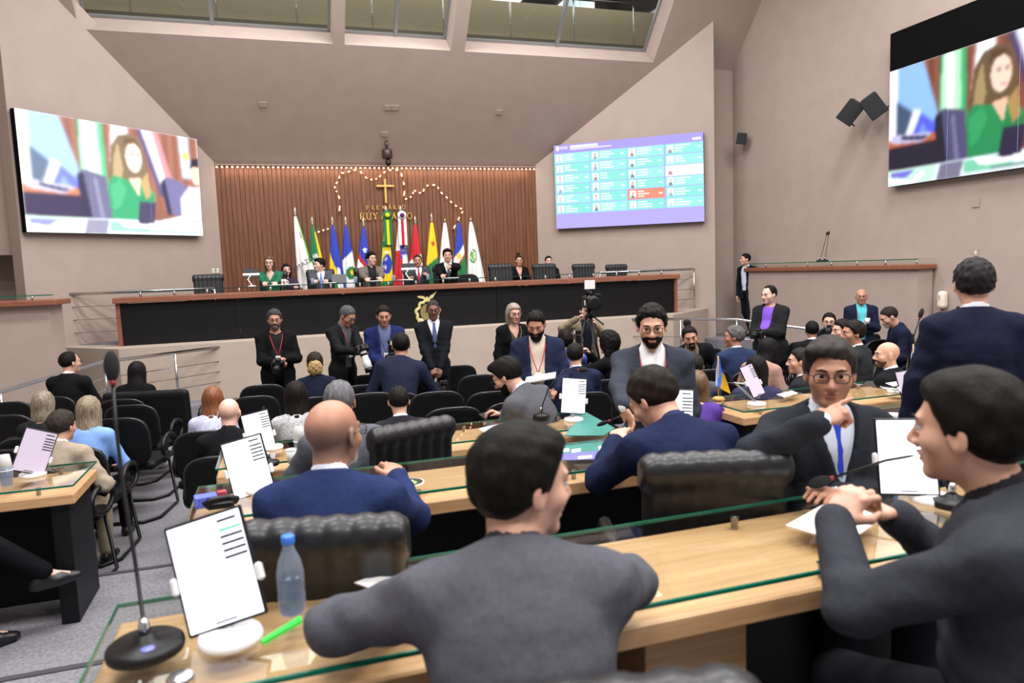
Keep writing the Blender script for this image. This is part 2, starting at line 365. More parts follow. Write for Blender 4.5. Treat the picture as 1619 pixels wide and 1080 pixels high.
# podium
PX0, PX1, PY = -2.38, 7.48, 12.55
pod = empty('podium_table', (0, 0, 0), label='long black fronted podium table with wooden top on the dais', cat='table')
pod.location = (2.55, PY, LEDGE); ox = 2.55
seams = [PX0+.06, -.6, 1.2, 2.5, 3.78, 5.68, PX1-.06]
for a, b in zip(seams[:-1], seams[1:]):
    ob('front_panel', MB().box(((a+b)/2-ox, .02, .33), (b-a-.004, .04, .66), bev=.004), BLACKLAM, pod)
ob('end_panel', MB().box((PX0+.03-ox, .3, .34), (.06, .66, .68)), REDWOOD, pod)
ob('end_panel', MB().box((PX1-.03-ox, .3, .34), (.06, .66, .68)), REDWOOD, pod)
ob('table_top', MB().box(((PX0+PX1)/2-ox, .28, .71), (PX1-PX0+.04, .78, .085), bev=.008), REDWOOD, pod)
ob('glass_top', MB().box(((PX0+PX1)/2-ox, .33, .835), (PX1-PX0-.04, .62, .012)), GLASS, pod)
ob('glass_edge', MB().box(((PX0+PX1)/2-ox, .018, .835), (PX1-PX0-.04, .006, .013)), mat('dark_glass_edge', '1c3a34', .2), pod)
for i in range(20): ob('standoff', MB().lathe([(.018, .753), (.018, .83)], (PX0+.35+i*.485-ox, .06, 0), 8), CHROME, pod)
# railings
def rail(name, pts, posts, zb, wires, label, r=.024):
    rt = empty(name, tuple(pts[0][:2])+(zb[0],), label=label, cat='railing'); o = np.array(rt.location)
    P3 = [np.array(p)-o for p in pts]
    ob('handrail', MB().tube(P3, r, 10), CHROME, rt)
    for (x, y, zt, z0) in posts: ob('post', MB().tube([np.array((x, y, z0))-o, np.array((x, y, zt))-o], .02, 8), CHROME, rt)
    for d in wires: ob('rail_wire', MB().tube([p-np.array((0, 0, d)) for p in P3], .007, 6), CHROME, rt)
    return rt
rail('dais_railing', [(-3.2, 13.32, 1.9), (-1.0, 13.32, 1.9)], [(-3.2, 13.32, 1.9, LEDGE), (-1.0, 13.32, 1.9, LEDGE)], (LEDGE,), (.21, .42, .63), 'polished steel railing at the left end of the podium')
rail('dais_railing', [(8.36, 13.32, 1.9), (6.2, 13.32, 1.9)], [(8.36, 13.32, 1.9, LEDGE), (6.2, 13.32, 1.9, LEDGE)], (LEDGE,), (.21, .42, .63), 'polished steel railing at the right end of the podium')
a = atZ(355, 548, 1.0); b = atZ(165, 572, 1.0); c = atY(0, 620, 9.2); d = c+(c-b)*.6
def lp(p, q, t): return p+(q-p)*t
def posts_on(*pt): return [(p[0], p[1], p[2], z) for p, z in pt]
rail('ramp_railing', [a, b, c, d], posts_on((a, .2), (lp(a, b, .45), .2), (b, .2), (lp(b, c, .55), .1), (c, 0)), (.2,), (.22, .38, .54), 'steel handrail of the ramp along the left of the dais')
a = atZ(993, 505, 1.03); b = atZ(1165, 505, 1.03); c = atY(1325, 527, 8.9)
rail('ramp_railing', [a, b, c], posts_on((a, .2), (lp(a, b, .5), .2), (b, .2), (lp(b, c, .5), .2), (c, .1)), (.2,), (.32, .55), 'steel handrail of the ramp along the right of the dais')
# LED strip above the slats
ls = empty('light_strip', (2.35, YB-.03, 4.24), label='row of small warm lamps along the top of the slatted wall', cat='light strip')
ob('strip_rail', MB().box((0, .02, .05), (WRX-WLX, .05, .03)), mat('strip_metal', '8f8078', .5), ls)
LEDM = mat('warm_led', 'ffd2b0', emit=7, var=0)
lm_ = MB().ell((0, 0, 0), (.02, .018, .014), 8, 5).mesh('lamp'); lm_.materials.append(LEDM)
for i in range(70):
    o = bpy.data.objects.new('lamp', lm_); COL.objects.link(o); o.parent = ls; o.location = (-3.3+i*6.6/69, 0, 0)
# real light thrown on the slats by the strip
area('strip_glow', (2.35, YB-.12, 4.2), 6.4, .05, 12, (1, .78, .6), rot=(math.radians(18), 0, 0))
# ================================================================== people: bodies and clothes are grown as smooth continuous surfaces
def surfnet(D, ax):
    xs, ys, zs = ax; ins = D < 0
    c = np.zeros(tuple(n-1 for n in D.shape), np.int8)
    for i in (0, 1):
        for j in (0, 1):
            for k in (0, 1): c += ins[i:D.shape[0]-1+i, j:D.shape[1]-1+j, k:D.shape[2]-1+k]
    act = (c > 0) & (c < 8); idx = np.argwhere(act)
    if len(idx) == 0: return np.zeros((0, 3)), np.zeros((0, 4), int)
    num = np.full(act.shape, -1, np.int64); num[act] = np.arange(len(idx))
    I, J, K = idx.T; cx = [xs, ys, zs]
    acc = np.zeros((len(idx), 3)); cnt = np.zeros(len(idx))
    for a in range(3):
        o1, o2 = [q for q in range(3) if q != a]
        for p in (0, 1):
            for q in (0, 1):
                off = [0, 0, 0]; off[o1] = p; off[o2] = q
                A = (I+off[0], J+off[1], K+off[2]); off[a] = 1; B = (I+off[0], J+off[1], K+off[2])
                da = D[A]; db = D[B]; mk = (da < 0) != (db < 0)
                t = np.where(mk, da/np.where(mk, da-db, 1), 0)
                P = np.empty((len(idx), 3))
                for e in range(3):
                    pa = cx[e][A[e]]; pb = cx[e][B[e]]; P[:, e] = pa+(pb-pa)*t
                acc += P*mk[:, None]; cnt += mk
    V = acc/cnt[:, None]; F = []
    for a in range(3):
        o1, o2 = [q for q in range(3) if q != a]
        s0 = [slice(1, -1)]*3; s0[a] = slice(0, -1); s1 = list(s0); s1[a] = slice(1, None)
        x = ins[tuple(s0)]; y = ins[tuple(s1)]; e = np.argwhere(x != y)
        if len(e) == 0: continue
        e = e+np.array([0 if q == a else 1 for q in range(3)]); sg = ins[tuple(e.T)]
        def cell(d1, d2):
            q = e.copy(); q[:, o1] += d1; q[:, o2] += d2; return num[tuple(q.T)]
        quad = np.stack([cell(-1, -1), cell(0, -1), cell(0, 0), cell(-1, 0)], 1)
        fl_ = sg if a != 1 else ~sg
        quad[~fl_] = quad[~fl_][:, ::-1]; F.append(quad)
    F = np.concatenate(F); F = F[(F >= 0).all(1)]
    return V, F
def npmesh(name, V, F, mt):
    me = bpy.data.meshes.new(name); n = len(F)
    me.vertices.add(len(V)); me.vertices.foreach_set('co', V.astype(np.float32).ravel())
    me.loops.add(n*4); me.loops.foreach_set('vertex_index', F.astype(np.int32).ravel())
    me.polygons.add(n); me.polygons.foreach_set('loop_start', np.arange(0, n*4, 4, dtype=np.int32))
    me.polygons.foreach_set('use_smooth', np.ones(n, bool)); me.update(calc_edges=True); me.materials.append(mt); return me
def axis(lo, hi, h, fine):
    out = [lo]
    while out[-1] < hi:
        x = out[-1]; st = h
        for (a, b, hf) in fine:
            if a-1e-6 <= x < b: st = min(st, hf)
            elif x < a < x+st: st = max(a-x, hf)
        out.append(x+st)
    return np.array(out)
def cap(a, b, ra, rb): return ('c', np.array(a, float), np.array(b, float), ra, rb)
def ell(c, R, r): return ('e', np.array(c, float), np.array(R, float), np.array(r, float))
I3 = np.eye(3)
def prim_d(p, X, Y, Z):
    if p[0] == 'c':
        a, b, ra, rb = p[1:]; ba = b-a; L = ba@ba+1e-12
        dx, dy, dz = X-a[0], Y-a[1], Z-a[2]; t = np.clip((dx*ba[0]+dy*ba[1]+dz*ba[2])/L, 0, 1)
        return np.sqrt((dx-t*ba[0])**2+(dy-t*ba[1])**2+(dz-t*ba[2])**2)-(ra+(rb-ra)*t)
    c, R, r = p[1:]; dx, dy, dz = X-c[0], Y-c[1], Z-c[2]
    q = [(dx*R[0, i]+dy*R[1, i]+dz*R[2, i])/r[i] for i in range(3)]
    k0 = np.sqrt(q[0]**2+q[1]**2+q[2]**2)+1e-9; k1 = np.sqrt(sum((q[i]/r[i])**2 for i in range(3)))+1e-9
    return k0*(k0-1)/k1
def bounds(p):
    if p[0] == 'c':
        a, b, ra, rb = p[1:]; r = max(ra, rb); return np.minimum(a, b)-r, np.maximum(a, b)+r
    c, R, r = p[1:]; e = np.sqrt(((R*r)**2).sum(1)); return c-e, c+e
def axes_for(prims, h, fine=(), pad=.03):
    lo = np.min([bounds(p[0])[0] for p in prims], 0)-pad; hi = np.max([bounds(p[0])[1] for p in prims], 0)+pad
    return [axis(lo[i], hi[i], h, [(f[0][i], f[1][i], f[2]) for f in fine]) for i in range(3)]
def field(prims, h, k=.03, fine=(), pad=.03, ax=None, D=None):
    if ax is None: ax = axes_for(prims, h, fine, pad)
    if D is None: D = np.full([len(a) for a in ax], .12)
    for p, kk in prims:
        kk = k if kk is None else kk; a, b = bounds(p); mgn = .035+abs(kk); sl = []
        for i in range(3): sl.append(slice(max(np.searchsorted(ax[i], a[i]-mgn)-1, 0), np.searchsorted(ax[i], b[i]+mgn)+1))
        X, Y, Z = ax[0][sl[0], None, None], ax[1][None, sl[1], None], ax[2][None, None, sl[2]]
        d = prim_d(p, X, Y, Z); w_ = D[tuple(sl)]
        if kk < 0:   # carve
            kq = -kk; hh = np.maximum(kq-np.abs(w_+d), 0)/kq; D[tuple(sl)] = np.maximum(w_, -d)+hh*hh*kq*.25
        else:
            hh = np.maximum(kk-np.abs(w_-d), 0)/kk; D[tuple(sl)] = np.minimum(w_, d)-hh*hh*kk*.25
    return D, ax
def Rz(a): c, s = math.cos(a), math.sin(a); return np.array([[c, -s, 0], [s, c, 0], [0, 0, 1.]])
def Rx(a): c, s = math.cos(a), math.sin(a); return np.array([[1., 0, 0], [0, c, -s], [0, s, c]])
def Ry(a): c, s = math.cos(a), math.sin(a); return np.array([[c, 0, s], [0, 1., 0], [-s, 0, c]])
rad = math.radians
def nrm(v): v = np.array(v, float); return v/(np.linalg.norm(v)+1e-12)
def ik(a, t, l1, l2, hint):
    d = t-a; L = np.linalg.norm(d); L2 = min(max(L, abs(l1-l2)+.02), (l1+l2)*.995); u = d/(L+1e-9); t = a+u*L2
    x = (l1*l1-l2*l2+L2*L2)/(2*L2); hgt = math.sqrt(max(l1*l1-x*x, 0)); hv = hint-u*(hint@u)
    return a+u*x+nrm(hv)*hgt, t
SKINS = {'l': 'd2a28b', 'm': 'b5826a', 't': 'a27459', 'd': '7a5242', 'p': 'deb3a2'}
def skin(k): return mat('skin_'+k, SKINS[k], .5, var=.05, vscale=25, bump=.15, bscale=260, bdist=.001, sss=.08)
def dk(c, k):
    return ''.join('%02x' % max(0, min(255, int(255*(int(c[i:i+2], 16)/255*k)))) for i in (0, 2, 4))
def stubble_skin(k, hc, Rh, col):
    """skin with close shaved hair round the sides and back of the head"""
    M = skin(k).copy(); M.name = 'skin_shaved_'+k; nt = M.node_tree; b = nt.nodes['Principled BSDF']; src = b.inputs['Base Color'].links[0].from_socket
    tc = nt.nodes.new('ShaderNodeTexCoord'); mp = nt.nodes.new('ShaderNodeMapping'); mp.vector_type = 'TEXTURE'; mp.inputs['Location'].default_value = tuple(hc); mp.inputs['Rotation'].default_value = tuple(Matrix([tuple(r) for r in Rh]).to_euler())
    nt.links.new(tc.outputs['Object'], mp.inputs[0]); sx = nt.nodes.new('ShaderNodeSeparateXYZ'); nt.links.new(mp.outputs[0], sx.inputs[0])
    def ramp(sock, a, b_):
        r = nt.nodes.new('ShaderNodeMapRange'); r.interpolation_type = 'SMOOTHSTEP'; r.inputs['From Min'].default_value = a; r.inputs['From Max'].default_value = b_; nt.links.new(sock, r.inputs['Value']); return r.outputs[0]
    def mul(p, q_): m_ = nt.nodes.new('ShaderNodeMath'); m_.operation = 'MULTIPLY'; nt.links.new(p, m_.inputs[0]); (nt.links.new(q_, m_.inputs[1]) if not isinstance(q_, float) else setattr(m_.inputs[1], 'default_value', q_)); return m_.outputs[0]
    f = mul(mul(ramp(sx.outputs[2], .075, .015), ramp(sx.outputs[2], -.085, -.055)), mul(ramp(sx.outputs[1], .05, .005), .62))
    mx = nt.nodes.new('ShaderNodeMix'); mx.data_type = 'RGBA'; nt.links.new(f, mx.inputs[0]); nt.links.new(src, mx.inputs[6]); mx.inputs[7].default_value = (*lin(col), 1); nt.links.new(mx.outputs[2], b.inputs['Base Color']); return M
def cloth(c, rough=.9): return mat('cloth_'+c, dk(c, .80), rough, var=.05, vscale=90, bump=.55, bscale=5.5, bdist=.045, sheen=0, spec=.1)
def shirtm(c): return mat('shirt_'+c, c, .8, var=.02, bump=.3, bscale=16, bdist=.01, spec=.25)
def hairm(c): return mat('hair_'+c, dk(c, .85), .62, var=.2, vscale=60, bump=.7, bscale=55, bdist=.006, stretch=(1, 1, .35), spec=.15)
def streakm(c1, c2):
    n = 'hair_streak_'+c1+c2
    return MATS.get(n) or woodmat(n, c1, c2, (30, 30, 3), rough=.5, coat=0)

def hand_prims(wr, f, n, side, pose, s):
    """palm and five fingers; f = finger direction, n = palm side, thumb on the side"""
    f = nrm(f); n = nrm(np.array(n, float)-f*(np.array(n, float)@f)); t = np.cross(f, n)*side; P = []
    R = np.stack([t, f, n], 1)
    P.append((ell(wr+f*.048*s, R, np.array([.040, .052, .0155])*s), .012))
    P.append((ell(wr+f*.075*s, R, np.array([.041, .025, .0125])*s), .01))
    curl = {'flat': .12, 'relax': .55, 'hold': 1.0, 'fist': 1.55, 'point': 1.6}[pose]
    for q, (off, L) in enumerate(((.031, .068), (.0105, .076), (-.0105, .071), (-.030, .056))):
        cu = curl
        if pose == 'point' and q == 0: cu = .06
        b = wr+(f*(.088-.004*abs(q-1))+t*off)*s; d1 = nrm(f*math.cos(cu*.75)+n*math.sin(cu*.75)+t*(off*.9)); m_ = b+d1*L*.52*s
        d2 = nrm(f*math.cos(cu*1.75)+n*math.sin(cu*1.75)+t*off*.5); e = m_+d2*L*.48*s
        P.append((cap(b-d1*.012*s, m_, .0092*s, .0082*s), .006)); P.append((cap(m_, e, .0082*s, .0068*s), .006))
    fd = .9 if pose in ('fist', 'hold', 'point') else .35
    b = wr+(f*.022+t*.030+n*.004)*s; d1 = nrm(f*.75+t*.75+n*.3*fd); m_ = b+d1*.042*s; d2 = nrm(f*.95+t*(.25-.35*fd)+n*.55*fd)
    P.append((cap(b, m_, .0135*s, .0105*s), .01)); P.append((cap(m_, m_+d2*.032*s, .0102*s, .008*s), .006))
    return P
def head_prims(s=1, fem=False, fat=0):
    j = .052 if fem else .058
    P = [(ell((0, -.012, .030), I3, (.0755, .096, .086)), .02), (ell((0, .020, -.040), I3, (j+fat*.012, .070, .070)), .03),
         (ell((0, .070, -.093), I3, (.026+fat*.006, .020, .018)), .025), (cap((0, .088, .012), (0, .110, -.026), .008, .0125), .012),
         (ell((.013, .098, -.032), I3, (.009, .010, .008)), .008), (ell((-.013, .098, -.032), I3, (.009, .010, .008)), .008),
         (ell((0, .079, .026), I3, (.048, .014, .010)), .02), (ell((.045, .052, -.022), I3, (.022, .024, .020)), .025), (ell((-.045, .052, -.022), I3, (.022, .024, .020)), .025)]
    for sx in (-1, 1):
        P.append((ell((sx*.031, .1015, .006), I3, (.0175, .0145, .0068)), -.009))
        P.append((ell((sx*.031, .0788, .0160), Rz(-sx*.25), (.0165, .0128, .0056)), .004)); P.append((ell((sx*.031, .0780, -.0040), Rz(-sx*.25), (.0155, .0118, .0050)), .004))
        P.append((ell((sx*.0795, -.006, -.004), Rz(sx*.35)@Rx(-.15), (.008, .021, .033)), .008))
        P.append((ell((sx*.086, .000, -.002), Rz(sx*.35), (.005, .010, .018)), -.006))
    P += [(ell((0, .0885, -.0555), I3, (.023, .0095, .0058)), .006), (ell((0, .0865, -.0675), I3, (.020, .0095, .0065)), .006), (ell((0, .102, -.0615), I3, (.024, .008, .0014)), -.003)]
    return P
def tf(prims, R, o, s):
    out = []
    for p, k in prims:
        if p[0] == 'c': q = ('c', o+R@p[1]*s, o+R@p[2]*s, p[3]*s, p[4]*s)
        else: q = ('e', o+R@p[1]*s, R@p[2], p[3]*s)
        out.append((q, k))
    return out
def hair_geo(style, h):
    """hair in head coordinates: a shell over the skull cut at the hairline, with its own volume"""
    e = {'short': .010, 'crop': .006, 'full': .022, 'curly': .030, 'wave': .017, 'side': .020, 'recede': .010, 'fringe': .0022, 'long': .018, 'afro': .045, 'bun': .010, 'lob': .018, 'clip': .018, 'quiff': .018, 'thick': .016, 'curl': .018}[style]
    P = [(ell((0, -.014, .032), I3, (.0755+e*.8, .096+e, .086+e)), .02)]
    lng = {'long': -.34, 'lob': -.2, 'afro': -.25}
    if style in lng:
        z = lng[style]; w_ = .075 if style != 'afro' else .12
        P += [(ell((0, -.055, z*.45), I3, (w_, .052, abs(z)*.62)), .05), (cap((.062, -.02, .0), (.068, -.045, z*.8), .032, .022), .04), (cap((-.062, -.02, .0), (-.068, -.045, z*.8), .032, .022), .04)]
        if style == 'long': P += [(cap((.07, .0, -.02), (.075, .035, z*.62), .024, .018), .03)]
    if style == 'bun': P += [(ell((0, -.07, .145), I3, (.042, .042, .045)), .02)]
    if style == 'clip': P += [(ell((0, -.10, -.03), I3, (.085, .055, .085)), .03)]
    if style == 'quiff': P += [(ell((0, .055, .098), I3, (.062, .045, .034)), .03)]
    if style == 'side': P += [(ell((.02, .045, .086), I3, (.064, .05, .03)), .03)]
    if style == 'thick': P += [(ell((0, -.05, -.02), I3, (.072, .05, .06)), .03), (ell((0, .035, .085), I3, (.066, .05, .03)), .03)]
    if style == 'full': P += [(ell((0, -.06, -.03), I3, (.075, .05, .06)), .03), (ell((0, .04, .10), I3, (.07, .05, .03)), .03)]
    D, ax = field(P, h, .02, pad=.02)
    X, Y, Z = ax[0][:, None, None], ax[1][None, :, None], ax[2][None, None, :]
    if style in ('curly', 'afro', 'full', 'wave', 'thick', 'curl'):
        a_, f_ = {'curly': (.007, 95), 'afro': (.006, 90), 'full': (.005, 75), 'wave': (.004, 70), 'thick': (.0035, 70), 'curl': (.006, 105)}[style]
        D = D+a_*np.sin(X*f_+1.3*np.sin(Z*40))*np.sin(Y*f_*.9+1.7*np.sin(X*35))*np.sin(Z*f_*1.1)
    else: D = D+.0022*np.sin(X*150+np.sin(Y*40)*2)*np.cos(Z*30)
    yk = [-.2, -.08, -.03, .0, .022, .034, .058, .08, .12]
    zk = {'recede': [-.075, -.07, -.05, -.025, .0, .06, .098, .10, .11], 'fringe': [-.07, -.065, -.045, -.02, .005, .03, .2, .2, .2]}.get(style, [-.08, -.07, -.05, -.03, -.012, .02, .062, .072, .08])
    if style in lng: zk = [-1, -1, -1, -1, -1, -1, .066, .076, .085]; yk = [-.2, -.08, -.03, .0, .02, .045, .05, .085, .12]
    if style == 'clip': zk = [-.2, -.12, -.06, -.03, -.012, .02, .062, .072, .08]
    hl = np.interp(ax[1], yk, zk)[None, :, None]
    if style not in lng: D = D+np.clip(1-(Z-hl)/.035, 0, 1)*e*.75
    D = np.maximum(D, (hl-Z)*.75+(.0015*np.sin(X*60) if style == 'fringe' else .003*np.sin(X*60)+.002*np.sin(X*210+Y*90)))
    if style in lng:   # keep the face free
        D = np.maximum(D, -np.maximum(np.maximum(np.abs(X)-.066, .012-Y), Z-.06)*.8) if style != 'lob' else np.maximum(D, -np.maximum(np.maximum(np.abs(X)-.066, .005-Y), Z-.06)*.8)
    if style == 'fringe': D = np.maximum(D, Z-.04+.010*np.sin(X*95+Y*30)*np.sin(Y*120)+.006*np.sin(X*230+Y*170))
    if style == 'recede': D = np.maximum(D, -(np.sqrt((np.abs(X)-.05)**2+(Y-.075)**2+(Z-.105)**2)-.045))
    return surfnet(D, ax)
def beard_geo(style, h, fat=0):
    e = {'full': .010, 'short': .004, 'goatee': .007, 'stubble': .0025}[style]
    P = [(ell((0, .020, -.040), I3, (.058+e+fat*.012, .070+e, .070+e)), .03), (ell((0, .070, -.093), I3, (.026+e, .020+e, .018+e)), .025), (ell((0, .084, -.046), I3, (.026, .014, .012)), .012)]
    if style == 'full': P.append((ell((0, .055, -.105), I3, (.042, .035, .035)), .03))
    D, ax = field(P, h, .02, pad=.015); X, Y, Z = ax[0][:, None, None], ax[1][None, :, None], ax[2][None, None, :]
    zb = np.interp(ax[1], [-.05, -.012, .0, .02, .04, .06, .08, .12], [-.5, -.4, .012, -.012, -.034, -.036, -.038, -.038])[None, :, None]
    D = np.maximum(D, (Z-zb)*.8)
    if style == 'goatee': D = np.maximum(D, np.abs(X)-.032)
    D = np.maximum(D, -((np.sqrt((X/.024)**2+((Z+.063)/.0062)**2)-1)*.0062)-np.where(Y > .06, 0, .1))
    return surfnet(D, ax)
def eye_mesh(h):
    if 'eye_mesh' in MATS: return MATS['eye_mesh']
    g = MB().ell((0, 0, 0), (.0125, .0125, .0125), 20, 16, M=Matrix.Rotation(-math.pi/2, 3, 'X')); me = g.mesh('eye')
    V = np.array(g.v); y = V[:, 1]/.0125; c = np.where((y > .90)[:, None], (.005, .004, .004), np.where((y > .76)[:, None], (.05, .022, .012), (.6, .56, .54)))
    colorise(me, c); me.materials.append(vcmat('eye_print', .15)); MATS['eye_mesh'] = me; return me
HAIRC = {}
def person(label, px=None, py=None, D=None, floor=0., mode='sit', h=0, lean=4, side=0, twist=0, hy=0, hp=0, hr=0, la=None, ra=None, lh='relax', rh='relax',
           ld=None, rd=None, ln=None, rn=None, le=None, re=None, sk='m', jacket='1d1f24', shirt='e9e9ec', tie=None, pants='17181c', shoe='121212', hair=('short', '17130f'), beard=None, fem=False,
           fat=0., openj=None, glasses=None, lanyard=None, q=.010, s=None, base=None, legs=None, top=None, brow='17110d', noface=False, mouth=0, pz=None, sleeve=True, group=None, skirt=0., kneex=.11, kneey=.44, vneck=False, collar=True, strip=False, bunc=None):
    sit = mode == 'sit'
    pel = np.array([0, 0, pz if pz else (.555 if sit else .93)])
    R0 = Rz(-rad(0))@Ry(rad(side)); Rl = R0@Rx(-rad(lean*.7)); Rc = R0@Rx(-rad(lean*1.15))@Rz(rad(twist))
    mid = pel+Rl@np.array([0, 0, .22]); nb = mid+Rc@np.array([0, 0, .30])
    Rh = Rz(rad(hy))@Rx(-rad(hp))@Ry(rad(hr)); hc = nb+Rc@np.array([0, .014, .046])+Rh@np.array([0, .018, .092]); htop = hc+Rh@np.array([0, -.01, .118])
    # ---- where the person stands: the top of the head fixes place and scale
    if base is None:
        Pt = atD(px, py, D); s_ = s or min(max((Pt[2]-floor)/htop[2], .86), 1.14); hw = Rz(-rad(h))@htop*s_; base = np.array([Pt[0]-hw[0], Pt[1]-hw[1], floor if s is None and .86 < s_ < 1.14 else Pt[2]-hw[2]])
    else: s_ = s or 1.
    base = np.array(base, float); Wm = Rz(-rad(h))
    def toL(p): return Wm.T@(np.array(p, float)-base)/s_
    def toW(p): return base+Wm@(np.array(p, float)*s_)
    sh = [mid+Rc@np.array([sx*(.148 if fem else .172), -.008, .218]) for sx in (-1, 1)]
    presets = {'lap': (.13, .36, .66), 'desk': (.17, .46, .80), 'down': (.225, .05, .765), 'cam': (.07, .27, 1.13), 'clasp': (.03, .23, .84), 'hip': (.25, .08, .93), 'fold': (.02, .24, 1.02), 'papers': (.14, .30, 1.02), 'chin': (.03, .2, 1.05), 'armrest': (.27, .22, .68)}
    hips = [pel+np.array([sx*.092, 0, -.02]) for sx in (-1, 1)]
    arms = []
    for i, (tg, sx, hp_, dd, nn_, eh) in enumerate(((la, -1, lh, ld, ln, le), (ra, 1, rh, rd, rn, re))):
        tg = tg if tg is not None else ('lap' if sit else 'down')
        if isinstance(tg, str): t = presets[tg]; T = np.array([sx*t[0], t[1], t[2]])
        elif len(tg) == 4: T = toL(tg[:3])          # world target
        else: T = np.array(tg, float)
        hint = np.array(eh, float) if eh is not None else np.array([sx*.7, -.45, -.8])
        el, wr = ik(sh[i], T, .285, .25, hint); fd = nrm(wr-el) if dd is None else (toLd := nrm(Wm.T@np.array(dd, float)) if len(dd) == 3 else nrm(dd[:3]))
        nv = np.array(nn_, float) if nn_ is not None else (np.array([-sx, 0, -.2]) if (tg == 'down') else np.array([-sx*.35, .1, -1.]))
        arms.append((sh[i], el, wr, fd, nv, hp_))
    if legs is None: legs = [((sx*kneex, kneey, .50), (sx*kneex, kneey-.02, .085)) if sit else ((sx*.10, .03, .50), (sx*.11, -.01, .085)) for sx in (-1, 1)]
    L = []
    for i in (0, 1): kn, an = np.array(legs[i][0], float), np.array(legs[i][1], float); L.append((hips[i], kn, an))
    F_ = fat
    def torso(inf, shoulder=True, low=True, sy=1.):
        P = [(ell(mid+Rc@np.array([0, .002, .12]), Rc, np.array([.150-.012*fem+inf+F_*.03, .108+inf+F_*.03, .185+inf])), .05),
             (ell(mid+Rl@np.array([0, .012+F_*.06, -.05]), Rl, np.array([.138-.016*fem+inf+F_*.05, .105+inf+F_*.06, .16])), .05)]
        if low: P.append((ell(pel+np.array([0, -.005, -.005]), Rl, np.array([.158+inf+F_*.04, .115+inf+F_*.05, .115+inf*.5])), .05))
        if shoulder:
            for i, sx in enumerate((-1, 1)): P += [(cap(mid+Rc@np.array([sx*.03, -.02, .262]), sh[i]+Rc@np.array([0, 0, .010]), .045+inf*.6, .044+inf*.7), .045)]
        if fem: P += [(ell(mid+Rc@np.array([sx*.065, .095, .11]), Rc, np.array([.055, .05, .055])+inf*.6), .03) for sx in (-1, 1)]
        return P
    fq = q*.62 if q < .008 else q*.8
    neck = [(cap(nb+Rc@np.array([0, -.012, -.05]), hc+Rh@np.array([0, -.022, -.05]), .056-.008*fem, .053-.008*fem), .03)]
    body = torso(-.014)+neck+tf(head_prims(1, fem, F_), Rh, hc, 1.)
    for i, (a, e, w_, fd, nv, hp_) in enumerate(arms):
        body += [(cap(a, e, .044, .036), .03), (cap(e, w_, .037, .024), .02)]+hand_prims(w_, fd, nv, 1 if i == 1 else -1, hp_, 1.)
    for (a, k, an) in L: body += [(cap(a, k, .075, .05), .03), (cap(k, an, .048, .032), .03), (cap(an, an+nrm([k[0]*.2, 1, -.05])*.13+np.array([0, 0, -.04]), .032, .025), .03)]
    fine = [(hc-.135, hc+.135, fq)]+[(np.minimum(w_, w_+fd*.17)-.05, np.maximum(w_, w_+fd*.17)+.05, fq*1.3) for (a, e, w_, fd, nv, hp_) in arms]
    Dd, ax = field(body, q*2.8, .02, fine); V, F = surfnet(Dd, ax)
    shaved = hair and hair[0] == 'fringe'
    root = ob('person', npmesh('body', V*s_, F, stubble_skin(sk, hc*s_, Rh, hair[1]) if shaved else skin(sk)), None, None, tuple(base), -rad(h), label=label, cat='person')
    if group: root['group'] = group
    def part(name, VF, mt, par=root, **kw):
        if len(VF[0]) == 0: return None
        return ob(name, npmesh(name, VF[0]*s_, VF[1], mt), None, par, **kw)
    def headpart(name, VF, mt): return part(name, (VF[0]@Rh.T+hc, VF[1]), mt)
    cq = q*1.65
    # ---- clothes
    iv = Rc.T
    def chest(ax):
        X, Y, Z = ax[0][:, None, None]-mid[0], ax[1][None, :, None]-mid[1], ax[2][None, None, :]-mid[2]
        return [iv[i, 0]*X+iv[i, 1]*Y+iv[i, 2]*Z for i in range(3)]
    def neckcut(D_, ax, r, z=.315):
        c = chest(ax); return np.maximum(D_, -np.maximum(np.sqrt((c[0]/(r*1.05))**2+((c[1]+.005)/r)**2)*r-r, (z-.07)-c[2]))
    def sleeves(P, inf, upto=.97):
        for (a, e, w_, fd, nv, hp_) in arms:
            P += [(cap(a, e, .050+inf, .041+inf), .045), (cap(e, e+(w_-e)*upto, .042+inf, .030+inf), .03)]
    if shirt:
        P = torso(.006 if jacket else .014); SL = []
        if not jacket:
            if sleeve: sleeves(SL, .006, .96)
            else: SL = [(cap(a, a+(e-a)*.6, .060, .058), .04) for (a, e, w_, fd, nv, hp_) in arms]
        if collar and not vneck: P = P+[(cap(nb+Rc@np.array([0, -.008, -.05]), nb+Rc@np.array([0, -.002, .025]), .068, .060), .02)]
        ax = axes_for(P+SL, cq); D_, ax = field(P, cq, .04, ax=ax); c = chest(ax)
        if collar and not vneck:
            D_ = np.maximum(D_, c[2]-(.338+np.clip(-c[1], -.05, .05)*.35))
            D_ = np.maximum(D_, -np.maximum(np.abs(c[0])-np.clip((c[2]-.27)*(.55 if not tie else .30), 0, 1), -c[1]))
        else: D_ = neckcut(D_, ax, .07)
        if vneck: D_ = np.maximum(D_, -np.maximum(np.abs(c[0])-np.clip((c[2]-.13)*.5, -.01, .085), -c[1]+.0))
        if SL: D_, ax = field(SL, cq, .04, ax=ax, D=D_)
        part('shirt', surfnet(D_, ax), shirtm(shirt) if not strip else stripe_mat(shirt))
